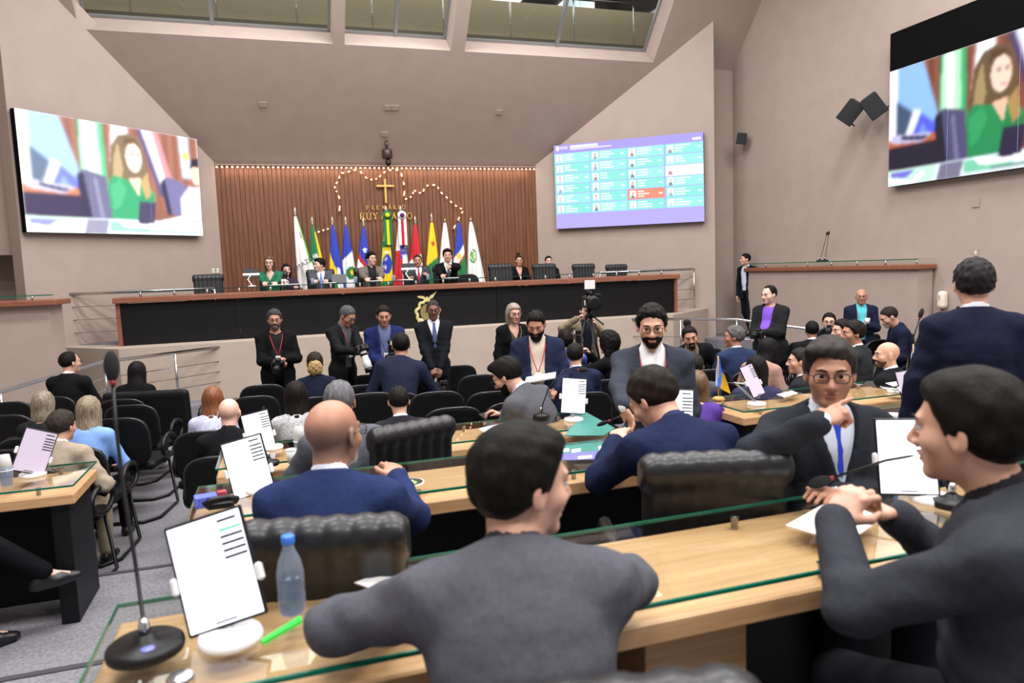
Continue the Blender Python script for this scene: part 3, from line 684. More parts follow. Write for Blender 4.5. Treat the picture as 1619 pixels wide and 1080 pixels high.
    if jacket:
        P = torso(.022 if not F_ else .026); SL = []; sleeves(SL, .014)
        hem = pel[2]-.17-skirt
        if not sit or skirt: P += [(ell(pel+np.array([0, .0, -.10]), Rl if sit else I3, np.array([.185+F_*.04, .140+F_*.05, .26+skirt])), .05)]
        P += [(cap(nb+Rc@np.array([0, -.03, -.06]), nb+Rc@np.array([0, -.022, -.002]), .072, .064), .02)]
        ax = axes_for(P+SL, cq); D_, ax = field(P, cq, .04, ax=ax); c = chest(ax)
        oj = openj if openj is not None else 'v'
        if oj == 'v': wv = np.clip((c[2]-.04)*.30, -.01, .075)
        elif oj == 'open': wv = .045+np.clip((c[2]+.2)*.06, 0, .04)
        else: wv = np.clip((c[2]-.2)*.4, -.01, .06)
        lap = np.clip(1-np.abs((np.abs(c[0])-wv)-.022)/.024, 0, 1)*(c[1] > .02)*(c[2] > .02)
        D_ = D_-.006*np.clip(lap*3, 0, 1)
        D_ = np.maximum(D_, -np.maximum(np.abs(c[0])-wv, -c[1])); D_ = np.maximum(D_, -np.maximum(np.sqrt(c[0]**2+(c[1]-.02)**2)-.067, .27-c[2]))
        Zg = ax[2][None, None, :]
        D_ = np.maximum(D_, ((pel[2]-.075) if (sit and not skirt) else hem)-Zg+0*D_); D_ = np.maximum(D_, c[2]-.330)
        D_, ax = field(SL, cq, .04, ax=ax, D=D_)
        if q < .011:
            al = np.abs(c[0])
            D_ = D_+.0035*np.sin(c[2]*75+10*al+3*np.sin(c[1]*20))*np.clip(1-np.abs(c[2]+.02)/.2, 0, 1)+.003*np.sin(c[2]*60-al*45+np.sin(c[1]*30))*np.clip((al-.13)/.06, 0, 1)
        if q < .008: D_ = D_+.0035*np.exp(-(c[0]/.007)**2)*(c[1] < 0)*(c[2] < .29)+.002*np.sin(c[2]*120+c[0]*25)*np.clip(1-np.abs(c[0])/.14, 0, 1)*np.clip((-c[1])*20, 0, 1)*np.clip((.12-c[2])*8, 0, 1)
        part('jacket', surfnet(D_, ax), cloth(jacket))
        if shirt and sleeve:
            for (a, e, w_, fd, nv, hp_) in arms:
                u = nrm(w_-e); D_, ax = field([(cap(w_-u*.035, w_+u*.004, .036, .034), .01)], max(cq*.8, .009), .01); part('cuff', surfnet(D_, ax), shirtm(shirt))
    if tie:
        pts = []
        for zc, yy, wd in ((.285, .078, .016), (.255, .098, .014), (.18, .122, .024), (.08, .134, .031), (.0, .132+F_*.06, .036), (-.05, .130+F_*.08, .028)): pts.append((zc, yy, wd))
        g = MB(); A = []
        for zc, yy, wd in pts:
            p = mid+Rc@np.array([0, yy, zc]); A.append([p-Rc[:, 0]*wd-Rc[:, 1]*.006, p+Rc[:, 1]*.008, p+Rc[:, 0]*wd-Rc[:, 1]*.006])
        g.grid(np.array(A)*s_); ob('tie', g, shirtm(tie), root)
    if pants:
        P = [(ell(pel+np.array([0, -.005, -.01]), Rl, (.165+F_*.04, .125+F_*.05, .12)), .05)]
        if not jacket: P[0] = (ell(pel+np.array([0, -.005, -.01]), Rl, (.175+F_*.05, .135+F_*.06, .12)), .05)
        for (a, k, an) in L: P += [(cap(a, k, .092, .068), .03), (cap(k, an+np.array([0, 0, .02]), .066, .055), .03)]
        D_, ax = field(P, cq*1.5, .03); part('trousers', surfnet(D_, ax), cloth(pants))
    for (a, k, an) in L:
        f = nrm([(k-a)[0]*.3, 1, 0]); g = MB(); c_ = an+f*.06
        D_, ax = field([(cap(an+f*-.03+np.array([0, 0, -.045]), an+f*.07+np.array([0, 0, -.045]), .042, .042), .03), (cap(an+f*.07+np.array([0, 0, -.05]), an+f*.16+np.array([0, 0, -.055]), .040, .030), .03), (cap(an, an+np.array([0, 0, .0]), .04, .04), .03)], .02, .03)
        D_ = np.maximum(D_, (an[2]-.083)-ax[2][None, None, :]+0*D_); part('shoe', surfnet(D_, ax), mat('shoe_'+shoe, shoe, .35))
    # ---- head: hair, beard, eyes, brows, glasses
    hq = max(q*.8, .0058)
    if hair and not shaved:
        key = (hair[0], round(hq, 4))
        if key not in HAIRC: HAIRC[key] = hair_geo(hair[0], hq)
        headpart('hair', HAIRC[key], hairm(hair[1]) if len(hair) == 2 else streakm(hair[1], hair[2]))
    if bunc:
        D_, ax = field([(ell((0, -.105, -.045), I3, (.078, .05, .075)), .02), (ell((0, -.10, .0), I3, (.06, .045, .05)), .02)], hq, .03); X_, Y_, Z_ = ax[0][:, None, None], ax[1][None, :, None], ax[2][None, None, :]
        headpart('hair_bun', surfnet(D_+.007*np.sin(X_*110)*np.sin(Z_*100)*np.sin(Y_*90), ax), streakm(*bunc))
    if beard: headpart('beard', beard_geo(beard[0], max(q*.55, .005), F_), hairm(beard[1]))
    def H(p): return (hc+Rh@np.array(p))*s_
    if not noface:
        for sx in (-1, 1):
            o = bpy.data.objects.new('eye', eye_mesh(0)); COL.objects.link(o); o.parent = root
            M4 = Matrix([[*(Rh[i]), 0] for i in range(3)]+[[0, 0, 0, 1]]); o.matrix_local = Matrix.Translation(H((sx*.031, .0772, .006)))@M4@Matrix.Scale(s_, 4)
        for sx in (-1, 1): ob('eyebrow', MB().tube([H((sx*.014, .0965, .026)), H((sx*.032, .0945, .031)), H((sx*.050, .078, .026))], [.0028*s_, .0036*s_, .0016*s_], 6), hairm(brow), root)
        if q < .013 and not (beard and q > .009):
            D_, ax = field([(ell((0, .0898, -.0555), I3, (.0215, .009, .0046)), .004), (ell((0, .088, -.0675), I3, (.0185, .009, .0054)), .004), (ell((0, .103, -.0615), I3, (.024, .006, .0012)), -.002)], .003, .004, pad=.01)
            D_ = np.maximum(D_, .0885-ax[1][None, :, None]+0*D_)
            headpart('lips', surfnet(D_, ax), mat('lip_'+sk+str(fem), {'l': 'b3635a', 'm': '94564a', 't': '86483c', 'd': '5e352c', 'p': 'b75c5c'}[sk] if not fem else 'a84a4c', .4))
    if glasses:
        g = MB(); rr = .0016 if q > .008 else .0017
        for sx in (-1, 1):
            loop = [H((sx*.033+.024*math.copysign(abs(math.cos(t))**.6, math.cos(t)), .108-.006*abs(math.cos(t)), .004+.0165*math.copysign(abs(math.sin(t))**.6, math.sin(t)))) for t in np.linspace(0, 2*math.pi, 17)[:-1]]
            g.tube(loop, rr*s_*1.25, 5, closed=True); g.tube([H((sx*.057, .103, .010)), H((sx*.078, .070, .012)), H((sx*.083, .0, .010))], rr*s_, 5)
        g.tube([H((-.010, .108, .008)), H((.010, .108, .008))], rr*s_, 5); ob('glasses', g, mat('glasses_'+glasses, glasses, .3), root)
    if lanyard:
        g = MB()
        for sx in (-1, 1): g.tube([(mid+Rc@np.array(p))*s_ for p in ((sx*.066, -.04, .30), (sx*.078, .05, .285), (sx*.068, .112+F_*.02, .22), (sx*.04, .140+F_*.06, .12), (.004*sx, .146+F_*.1, .02))], .0042*s_, 5)
        ln_ = ob('lanyard', g, shirtm(lanyard), root)
        bc = mid+Rc@np.array([0, .150+F_*.11, -.025]); ob('badge', MB().box(tuple(bc*s_), (.055*s_, .004, .08*s_), rot=Matrix([tuple(r) for r in Rc])), PAPER, ln_)
    return dict(root=root, W=toW, L=toL, H=lambda p: toW(hc+Rh@np.array(p)), hands=[toW(a[2]+a[3]*.08) for a in arms], s=s_, base=base, C=lambda p: toW(mid+Rc@np.array(p)), h=h)
def stripe_mat(c): return woodmat('stripe_'+c, c, 'f2f2f5', (40, 40, 40), .8, 0)
# ================================================================== furniture
def sdfmesh(name, fn, lo, hi, h, mt):
    ax = [np.arange(lo[i]-h, hi[i]+2*h, h) for i in range(3)]
    D = fn(ax[0][:, None, None], ax[1][None, :, None], ax[2][None, None, :])+np.zeros([len(a) for a in ax])
    V, F = surfnet(D, ax); return npmesh(name, V, F, mt)
def rbox(X, Y, Z, c, d, r):
    q = [np.maximum(np.abs(v-c[i])-d[i]/2+r, 0) for i, v in enumerate((X, Y, Z))]
    return np.sqrt(q[0]**2+q[1]**2+q[2]**2)-r
# ---- black visitor chair with rounded back, loop arms and tube legs
def back_fn(X, Y, Z):
    z = (Z-.675)/.215; p = (np.abs(X/.235)**3.4+np.abs(z)**3.4)**(1/3.4)
    return np.maximum((p-1)*.2, np.abs(Y+.235-.35*X*X+.10*(Z-.6))-.024)
CH_BACK = sdfmesh('backrest', back_fn, (-.25, -.32, .44), (.25, -.12, .91), .016, FABRICBK)
CH_SEAT = sdfmesh('seat', lambda X, Y, Z: rbox(X, Y, Z, (0, .02, .455), (.48, .46, .075), .035), (-.25, -.23, .4), (.25, .27, .51), .018, FABRICBK)
rim = []
for t in np.linspace(-.12, math.pi+.12, 19):
    x = .235*math.copysign(abs(math.cos(t))**(2/3.4), math.cos(t)); z = .675+.215*math.copysign(abs(math.sin(t))**(2/3.4), math.sin(t)); rim.append((x*.985, -.235+.35*x*x-.10*(z-.6)-.014, z*.995))
CH_RIM = MB().tube(rim, .010, 6).mesh('back_rim'); CH_RIM.materials.append(mat('chair_rim_plastic', '26272b', .3, var=.02))
def arm_m(sx):
    pts = [(sx*.275, .06+.15*math.cos(t), .575+.095*math.sin(t)) for t in np.linspace(0, 2*math.pi, 15)[:-1]]
    g = MB().tube(pts, .019, 7, closed=True).tube([(sx*.275, .04, .49), (sx*.24, .03, .44), (sx*.15, .02, .42)], .016, 6); me = g.mesh('armrest'); me.materials.append(BLACKPL); return me
CH_ARM = [arm_m(-1), arm_m(1)]
CH_LEG = MB().tube([(-.21, .20, .42), (-.25, .22, .02), (-.25, -.20, .016), (-.16, -.31, .016), (.16, -.31, .016), (.25, -.20, .016), (.25, .22, .02), (.21, .20, .42)], .0135, 7).mesh('leg_frame'); CH_LEG.materials.append(BLACKPL)
CH_SUP = MB().box((0, -.225, .45), (.09, .03, .18), bev=.01).mesh('back_support'); CH_SUP.materials.append(BLACKPL)
def chair(x, y, h, z, label, group='black visitor chairs in the hall', s=1.0):
    r = empty('visitor_chair', (x, y, z), -rad(h), label=label, cat='chair', group=group)
    r.scale = (s, s, s)
    for n, me in (('seat', CH_SEAT), ('backrest', CH_BACK), ('back_rim', CH_RIM), ('armrest', CH_ARM[0]), ('armrest', CH_ARM[1]), ('leg_frame', CH_LEG), ('back_support', CH_SUP)): ob(n, me, None, r)
    return r
# ---- leather executive chair with vertical channels and rolled top
def ex_back(X, Y, Z):
    y0 = -.26-.10*(Z-.6); ch = .017*np.abs(np.sin((X/.5+.5)*math.pi*7))**.4
    D = rbox(X, Y-y0+.0, Z, (0, 0, .77), (.50, .10, .62), .05)-ch+.012
    roll = np.sqrt((Y-y0+.01)**2+(Z-1.02)**2)-.054-ch*.55+.006; roll = np.maximum(roll, np.abs(X)-.255)
    k = .03; hh = np.maximum(k-np.abs(D-roll), 0)/k; return np.minimum(D, roll)-hh*hh*k*.25
EX_BACK = sdfmesh('backrest', ex_back, (-.27, -.42, .44), (.27, -.14, 1.1), .012, LEATHER)
EX_SEAT = sdfmesh('seat', lambda X, Y, Z: rbox(X, Y, Z, (0, .0, .46), (.52, .52, .13), .05)-.008*np.abs(np.sin((X/.5+.5)*math.pi*6))**.5, (-.28, -.28, .38), (.28, .28, .55), .016, LEATHER)
def ex_arm(sx):
    me = MB().tube([(sx*.30, -.2, .50), (sx*.31, -.2, .66), (sx*.31, -.1, .69), (sx*.31, .14, .69), (sx*.31, .2, .64), (sx*.29, .18, .48)], .026, 8).mesh('armrest'); me.materials.append(LEATHER); return me
EX_ARM = [ex_arm(-1), ex_arm(1)]
EX_COL = MB().lathe([(.03, .09), (.03, .25), (.022, .26), (.022, .40)], n=12).mesh('column'); EX_COL.materials.append(STEEL2)
EX_LEGS = []
for k in range(5):
    a = 2*math.pi*k/5+.3; c_, s_ = math.cos(a), math.sin(a)
    me = MB().tube([(0, 0, .10), (c_*.28, s_*.28, .075)], [.028, .018], 6).mesh('base_leg'); me.materials.append(BLACKPL)
    m2 = MB().ell((c_*.28, s_*.28, .03), (.026, .026, .03), 8, 6).mesh('caster'); m2.materials.append(BLACKPL); EX_LEGS.append((me, m2))
def exec_chair(x, y, h, z, label, group='leather executive chairs', s=1.):
    r = empty('executive_chair', (x, y, z), -rad(h), label=label, cat='chair', group=group); r.scale = (s, s, s)
    for n, me in (('seat', EX_SEAT), ('backrest', EX_BACK), ('armrest', EX_ARM[0]), ('armrest', EX_ARM[1]), ('column', EX_COL)): ob(n, me, None, r)
    for a, b in EX_LEGS: ob('base_leg', a, None, r); ob('caster', b, None, r)
    return r
# ---- deputies' desks
def desk(x0, x1, y0, y1, zt, fz, label, lend=True, rend=True, pedestal=()):
    cx = (x0+x1)/2; r = empty('deputy_desk', (cx, y0, fz), label=label, cat='desk', group='deputy desks'); H_ = zt-fz; w = x1-x0; d = y1-y0
    ob('desk_top', MB().box((0, d/2, H_-.03), (w, d, .06), bev=.006), OAK, r)
    ob('modesty_panel', MB().box((0, d-.09, (H_-.06)/2), (w-.12, .03, H_-.06)), BLACKLAM, r)
    for sx, on in ((-1, lend), (1, rend)):
        if on: ob('end_panel', MB().box((sx*(w/2-.09), d/2+.02, (H_-.06)/2), (.09, d-.06, H_-.06), bev=.004), BLACKLAM, r)
    ob('glass_top', MB().box((0, d/2-.005, H_+.045), (w, d-.01, .010)), GLASS, r)
    for (c, dd) in (((0, -.004, H_+.045), (w, .008, .010)), ((0, d-.004, H_+.045), (w, .004, .010)), ((-w/2, d/2, H_+.045), (.004, d, .010)), ((w/2, d/2, H_+.045), (.004, d, .010))): ob('glass_edge', MB().box(c, dd), GLASSEDGE, r)
    n = max(2, int(w/.75)+1)
    for i in range(n):
        for yy in (.05, d-.06): ob('standoff', MB().lathe([(.012, H_), (.012, H_+.038), (.016, H_+.040)], (-w/2+.18+(w-.36)*i/(n-1), yy, 0), 8), CHROME, r)
    for a, b in pedestal: ob('drawer_pedestal', MB().box(((a+b)/2-cx, d/2-.02, (H_-.06)/2), (b-a, d-.2, H_-.065), bev=.004), OAK, r)
    return r
desk(-.43, 3.1, 1.47, 1.97, 1.20, .45, 'nearest light oak desk with green edged glass top', pedestal=((.82, 1.12),))
desk(-.38, 2.1, 2.89, 3.38, 1.10, .33, 'oak desk with glass top in front of the bald man in blue')
desk(3.15, 5.5, 2.89, 3.38, 1.10, .33, 'oak desk at the right behind the tall white tablet')
desk(-.40, 2.08, 4.40, 4.94, .92, .17, 'third oak desk with scratched glass top beside the teal folder')
desk(-4.2, -1.12, 4.40, 4.94, .92, .17, 'oak corner desk with glass top at the far left')
desk(3.13, 5.5, 4.36, 4.94, .92, .17, 'oak desk carrying the small blue and yellow flag')

# ---- tablets on white stands
TXT = mat('screen_text', '16161c', .6, var=0); SCRW = mat('tablet_screen_white', 'eef0fb', .3, emit=1.25, var=0); SCRG = mat('tablet_screen_dim', 'b4a9bd', .3, emit=.55, var=0)
GRN = mat('screen_green_mark', '5fc09a', .5, emit=.5, var=0); LACQ = mat('white_stand', 'e9e8ea', .35, var=.01)
def tablet(px, py, D, up, yaw, base, label, dim=False, w=.18, hgt=.25, pitch=0, arm=None):
    """up = direction of the tablet's top edge in degrees from vertical (clockwise), yaw turns the face away from the viewer"""
    c = atD(px, py, D); f = -ray(px, py); f /= np.linalg.norm(f); upc = -RM[1]; upc = nrm(upc-f*(upc@f)); rt = np.cross(upc, f)
    a = rad(up); u2 = upc*math.cos(a)+rt*math.sin(a); r2 = np.cross(u2, f)
    ya = rad(yaw); f2 = f*math.cos(ya)+r2*math.sin(ya); r3 = np.cross(u2, f2)
    pa = rad(pitch); f3 = f2*math.cos(pa)+u2*math.sin(pa); u3 = np.cross(f3, r3)
    R = Matrix([[r3[i], u3[i], f3[i]] for i in range(3)])
    base = np.array(base, float)
    rt_ = empty('tablet_stand', tuple(base), label=label, cat='tablet', group='voting tablets on white stands')
    def o3(p): return tuple(c+r3*p[0]+u3*p[1]+f3*p[2]-base)
    fr = ob('tablet', MB().box(o3((0, 0, 0)), (w, hgt, .008), rot=R, bev=.003), BLACKPL, rt_)
    ob('screen', MB().box(o3((0, 0, .0045)), (w-.014, hgt-.014, .0012), rot=R), SCRG if dim else SCRW, fr)
    for k in range(6): ob('text_line', MB().box(o3((w/2-.035-.004*(k == 0), hgt/2-.022-.0155*k-.006*(k > 0), .0055)), (.052-.008*(k == 0), .0062, .0006), rot=R), GRN if (k == 1 and not dim and D < 2) else TXT, fr)
    ob('task_bar', MB().box(o3((0, -hgt/2+.014, .0055)), (.05, .004, .0006), rot=R), TXT, fr)
    for sx in (-1, 1): ob('clamp', MB().box(o3((sx*(w/2+.004), -.012*sx-.02, .002)), (.016, .04, .02), rot=R, bev=.005), LACQ, rt_)
    bk = np.array(o3((0, -.03, -.012))); g = MB()
    if arm is not None: kn = np.array(arm)-base; 
    else: kn = np.array((bk[0]*.5, bk[1]*.5+.05, max(bk[2]*.55, .05)))
    ob('stand_arm', MB().tube([(0, 0, .02), tuple(kn), tuple(bk)], .0085, 8), LACQ, rt_)
    ob('stand_base', MB().lathe([(.068, 0), (.07, .006), (.066, .018), (.03, .026), (.0, .027)], n=28), LACQ, rt_)
    return rt_
def on(px, py, z): p = atZ(px, py, z); return (p[0], p[1], z)
G1, G2, G3 = 1.251, 1.151, .971   # upper faces of the three desk glasses
tablet(341, 902, 1.63, -13, -22, on(365, 1012, G1), 'large white lit tablet on the nearest desk beside the water bottle')
tablet(392, 738, 3.08, -14, -18, on(415, 776, G2), 'white lit tablet left of the bald man in blue')
tablet(409, 682, 4.6, -13, -18, on(430, 709, G3), 'white lit tablet right of the bald man in black')
tablet(907, 626, 5.05, 3, 12, on(907, 665, G3), 'white lit tablet standing over the teal folder')
tablet(1068, 656, 3.46, 1, 20, on(1085, 712, G2), 'white lit tablet half hidden behind the stooping man in navy')
tablet(1433, 722, 2.36, -4, 12, on(1475, 792, G1), 'tall white lit tablet in front of the man at far right')
tablet(55, 714, 4.12, 17, 20, on(52, 752, G3), 'dim lilac tablet on the far left desk beside the cups', dim=True)
tablet(1189, 602, 5.4, -24, 58, on(1196, 640, G3), 'dim tablet on a folding white arm beside the small flag', dim=True, w=.18, arm=on(1160, 604, 1.12))
tablet(1432, 612, 5.45, -14, 58, on(1418, 620, G3), 'dim tablet on a folding white arm at the right end of the third desk row', dim=True, arm=on(1393, 612, 1.08))
# ---- gooseneck microphones
FOAM = mat('black_foam', '131315', .95, var=.05, bump=.5, bscale=400, bdist=.002); REDR = mat('red_ring', '8c1f22', .4)
def mic(base, pts, label, r=.06, foam=.018, group='gooseneck microphones', slen=.075):
    b = np.array(base, float); rt = empty('gooseneck_microphone', tuple(b), label=label, cat='microphone', group=group)
    P3 = [np.array(p, float)-b for p in pts]
    bs = ob('base', MB().lathe([(r, 0), (r*1.02, .008), (r, .018), (r*.9, .024), (r*.3, .028), (r*.28, .04)], n=32), BLACKPL, rt)
    ob('collar', MB().lathe([(.012, .03), (.012, .06), (.008, .075)], n=10), CHROME, rt)
    ob('gooseneck', MB().tube([(0, 0, .03)]+P3, .0046, 8), BLACKPL, rt)
    u = nrm(P3[-1]-P3[-2]); e = P3[-1]; Q = Vector((0, 0, 1)).rotation_difference(Vector(u)).to_matrix()
    ob('ring', MB().lathe([(.0075, 0), (.0075, .014)], tuple(e-u*.012), 10, M=Q), REDR, rt)
    ob('foam_windscreen', MB().ell(tuple(e+u*(slen*.5)), (foam, foam, slen*.56), 12, 10, M=Q), FOAM, rt)
    return bs, rt
b0 = on(231, 1030, G1)
bs, rt = mic(b0, [atD(228, 990, 1.72), atD(214, 890, 1.77), atD(196, 780, 1.80), atD(184, 680, 1.83), atD(178, 602, 1.85)], 'tall gooseneck microphone with round black base at the near left corner', r=.078, foam=.0185)
ob('emblem_print', MB().lathe([(.014, .0262), (.014, .0272)], (.012, -.045, 0), 16), mat('blue_white_print', '7d86e0', .4), bs)
mic(on(1505, 800, G1), [atD(1470, 716, 2.35), atD(1400, 728, 2.36), atD(1312, 757, 2.36)], 'gooseneck microphone lying low before the pointing man', foam=.019, slen=.07)
mic(on(856, 660, G3), [atD(858, 640, 5.1), atD(868, 612, 5.1), atD(892, 585, 5.15), atD(915, 585, 5.2)], 'arched gooseneck microphone beside the teal folder')
mic(on(1432, 600, G3), [atD(1436, 560, 5.6), atD(1447, 525, 5.6), atD(1454, 503, 5.6)], 'upright gooseneck microphone left of the standing man in dark navy', r=.055)
mic(on(1500, 590, G3), [atD(1508, 540, 5.5), atD(1513, 500, 5.5)], 'gooseneck microphone tip beside the shoulder of the standing man in dark navy', r=.055)
mic(on(990, 662, G3), [atD(985, 655, 4.6), atD(975, 661, 4.6), atD(962, 666, 4.6)], 'low gooseneck microphone over the edge of the teal folder', r=.05, foam=.014)
mic(on(425, 735, G3), [atD(424, 712, 4.75), atD(418, 672, 4.75), atD(417, 655, 4.75)], 'gooseneck microphone in front of the tablet by the bald man in black', foam=.012, slen=.05)
for i, (x, y, t) in enumerate(((1296, 412, (1307, 372)), (1304, 412, (1310, 371)))):
    b = atX(x, y, 9.5); tp = atX(t[0], t[1], 9.5); mic((9.5, b[1], 1.972), [(9.5, b[1]*.6+tp[1]*.4, 2.15), (9.5, tp[1], tp[2])], ('left', 'right')[i]+' one of two thin microphones on the right wall counter', r=.06, foam=.018, slen=.06, group='microphones on the right wall counter')
# ---- small things on the desks
CLEAR = glassmat('clear_plastic', 'e6edf2', .05); WATER = glassmat('bottle_water', 'd5e2ee', .05); BLUECAP = mat('blue_cap', '3f7be0', .35)
BODY = hazyplastic('bottle_plastic', 'd4deec', .12)
bt = empty('water_bottle', on(463, 968, G1), label='clear plastic water bottle with bright blue cap on the nearest desk', cat='bottle')
ob('bottle_body', MB().lathe([(.028, 0), (.032, .006), (.032, .05), (.030, .055), (.032, .06), (.032, .10), (.026, .13), (.014, .158), (.0125, .172)], n=24), BODY, bt)
ob('water', MB().lathe([(.026, .002), (.030, .008), (.030, .09), (.029, .091)], n=20), glassmat('water', 'c3d2ea', .02), bt)
ob('cap', MB().lathe([(.015, .170), (.016, .172), (.016, .188), (.014, .191)], n=20), BLUECAP, bt)
def cup(px, py, z, label, r=.035, hh=.085, flip=False, mt=WHITEPL, x=None):
    p = on(px, py, z) if x is None else x; pr = [(r*.72, 0), (r, hh), (r*.93, hh), (r*.66, .006)] if not flip else [(r, 0), (r*.72, hh), (r*.7, hh+.001)]
    rt = empty('plastic_cup', p, label=label, cat='cup', group='disposable cups'); ob('cup_wall', MB().lathe(pr, n=20), mt, rt); ob('rim', MB().tube([(r*math.cos(a)*(.99 if not flip else 1), r*math.sin(a), hh if not flip else .002) for a in np.linspace(0, 2*math.pi, 17)[:-1]], .0025, 5, closed=True), mt, rt); return rt
cup(11, 768, G3, 'clear plastic cup of water on the far left desk', .038, .10, mt=BODY)
pz_ = on(11, 768, G3); cup(0, 0, 0, 'white cup turned upside down on the clear cup at far left', .037, .085, True, x=(pz_[0], pz_[1], G3+.085))
cup(463, 732, G3, 'white plastic cup beside the head of the bald man in blue', .036, .08)
pb = on(476, 728, G3)
b2 = empty('water_bottle', pb, label='small water bottle under a white cup behind the bald man in blue', cat='bottle'); ob('bottle_body', MB().lathe([(.03, 0), (.032, .01), (.032, .12), (.02, .15), (.013, .165)], n=20), BODY, b2); ob('cap', MB().lathe([(.015, .165), (.015, .18)], n=14), BLUECAP, b2)
cup(0, 0, 0, 'white cup upended over the small water bottle', .036, .085, True, x=(pb[0], pb[1], G3+.115))
def sheet(name, pts, z, mt, label, cat='paper', th=.002, group=None):
    P_ = [on(x, y, z) for x, y in pts]; o = np.array(P_[0]); g = MB().prism([tuple(np.array(p)-o) for p in P_], (0, 0, th)); return ob(name, g, mt, None, tuple(o), label=label, cat=cat, group=group)
sheet('paper_sheet', [(1243, 832), (1318, 790), (1395, 820), (1338, 860)], G1, PAPER, 'white sheets under the hands of the man at far right', th=.004)
sheet('paper_sheet', [(560, 922), (600, 908), (625, 915), (590, 932)], G1, PAPER, 'white slip by the elbow of the man in the dark grey suit')
sheet('paper_sheet', [(757, 678), (798, 668), (808, 680), (772, 688)], G3, PAPER, 'white paper on the scratched glass of the third desk')
sheet('paper_sheet', [(1228, 624), (1252, 618), (1262, 622), (1240, 628)], G3, PAPER, 'white slip on the desk behind the pointing man')
sheet('paper_sheet', [(1400, 606), (1440, 600), (1450, 605), (1412, 611)], G3, PAPER, 'white slip before the dim tablet at the right end of the third row')
TEAL = mat('teal_folder', '2b7a70', .5); PURP = mat('purple_print', '6a62ad', .5)
fd = sheet('folder', [(892, 690), (925, 652), (972, 678), (955, 690)], G3+.001, TEAL, 'teal folder on the third oak desk', 'folder', .006)
bk = empty('booklet', on(890, 724, G2), label='teal and purple printed booklet on the desk left of the stooping man', cat='booklet', group='booklets')
P0 = np.array(bk.location)
def quad(pts, z, mt, nm, th=.003): ob(nm, MB().prism([tuple(np.array(on(x, y, z))-P0) for x, y in pts], (0, 0, th)), mt, bk)
quad([(887, 708), (960, 700), (962, 726), (888, 728)], G2, TEAL, 'cover', .008)
quad([(888, 718), (960, 712), (962, 726), (888, 728)], G2+.008, PURP, 'cover_band', .001)
quad([(891, 710), (900, 709), (900, 714), (891, 715)], G2+.008, PAPER, 'printed_mark', .001); quad([(904, 711), (918, 709), (918, 714), (904, 716)], G2+.008, PAPER, 'printed_mark', .001); quad([(914, 722), (936, 720), (936, 724), (914, 726)], G2+.009, PAPER, 'printed_mark', .001); quad([(946, 706), (950, 705), (951, 712), (947, 713)], G2+.008, PAPER, 'printed_mark', .001)
pen = sheet('marker_pen', [(413, 1017), (416, 1021), (478, 985), (474, 979)], G1, mat('green_pen', '3ddf4e', .4), 'bright green marker pen beside the tablet base on the nearest desk', 'pen', .009)
stk = empty('round_sticker', on(648, 763, G2), label='round dark sticker with white rim and yellow green print on the second desk', cat='sticker'); ob('rim', MB().lathe([(.062, 0), (.062, .002)], n=32), PAPER, stk); ob('disc', MB().lathe([(.056, .0021), (.056, .003)], n=32), mat('dark_green_print', '22302e', .5), stk); ob('printed_mark', MB().lathe([(.03, .0031), (.03, .0036)], (.0, -.012, 0), 7), mat('lime_print', 'a9c653', .5), stk); ob('printed_mark', MB().lathe([(.018, .0037), (.018, .004)], (0, .014, 0), 12), PAPER, stk)
gl = empty('small_box', on(326, 800, G2), rad(8), label='small blue glittering carton at the left end of the second desk', cat='box'); ob('carton', MB().box((0, 0, .022), (.085, .06, .045), bev=.003), mat('blue_glitter', '5f6fd8', .3, var=.35, vscale=220), gl); ob('red_tab', MB().box((.062, .02, .024), (.036, .03, .046), bev=.003), mat('red_card', 'b23b46', .5), gl)
cl = empty('headset', on(345, 806, G2), label='dark folded phone cradle on the left end of the second desk', cat='phone'); ob('handset', MB().tube([(-.05, 0, .02), (-.02, .01, .04), (.04, .02, .04), (.07, .03, .02)], [.018, .012, .012, .018], 8), BLACKPL, cl); ob('cradle', MB().box((.01, .03, .014), (.10, .06, .028), bev=.006), BLACKPL, cl)
ob('metal_cap', MB().lathe([(.026, 0), (.027, .01), (.022, .016)], n=24), CHROME, None, on(286, 1078, G1), label='round silver metal cap at the bottom left of the nearest desk', cat='cap')
cn = empty('mug', on(1412, 668, G2), label='small white cup behind the tall tablet at right', cat='cup'); ob('cup_wall', MB().lathe([(.022, 0), (.028, .05), (.026, .05), (.02, .006)], n=16), WHITEPL, cn); ob('handle', MB().tube([(.026, 0, .04), (.042, 0, .035), (.04, 0, .015), (.024, 0, .012)], .004, 6), WHITEPL, cn)
def deskflag(px, py, z, label, s=1.):
    r = empty('table_flag', on(px, py, z), label=label, cat='flag', group='small desk flags'); WOODS = mat('pale_wood', 'd9a55c', .5)
    ob('flag_base', MB().lathe([(.042*s, 0), (.044*s, .006), (.03*s, .022), (.01*s, .026)], n=18), WOODS, r); ob('pole', MB().tube([(0, 0, .02), (0, 0, .30*s)], .0045, 6), WOODS, r)
    U, Vv = np.meshgrid(np.linspace(0, 1, 9), np.linspace(0, 1, 13), indexing='ij'); x = U*(.03+.10*Vv)*s-U*.02; zz = (.30-.04*U-Vv*(.20+.03*U))*s; y = .012*np.sin(U*9+Vv*3)
    g = MB().grid(np.stack([x-.02*Vv*s, y, zz], -1)); me = g.mesh('cloth'); u, v = U.ravel(), Vv.ravel()
    colorise(me, np.where((u > .45+.2*np.sin(v*4))[:, None] & (v > .4)[:, None], lin('e8b92c'), np.where((u < .12)[:, None], lin('dfe6f2'), lin('3c78d8')))); ob('cloth', me, vcmat('flag_print', .7), r)
    return r
deskflag(1136, 632, G3, 'small blue and yellow flag on a wooden stand beside the folding tablet arm', 1.15)
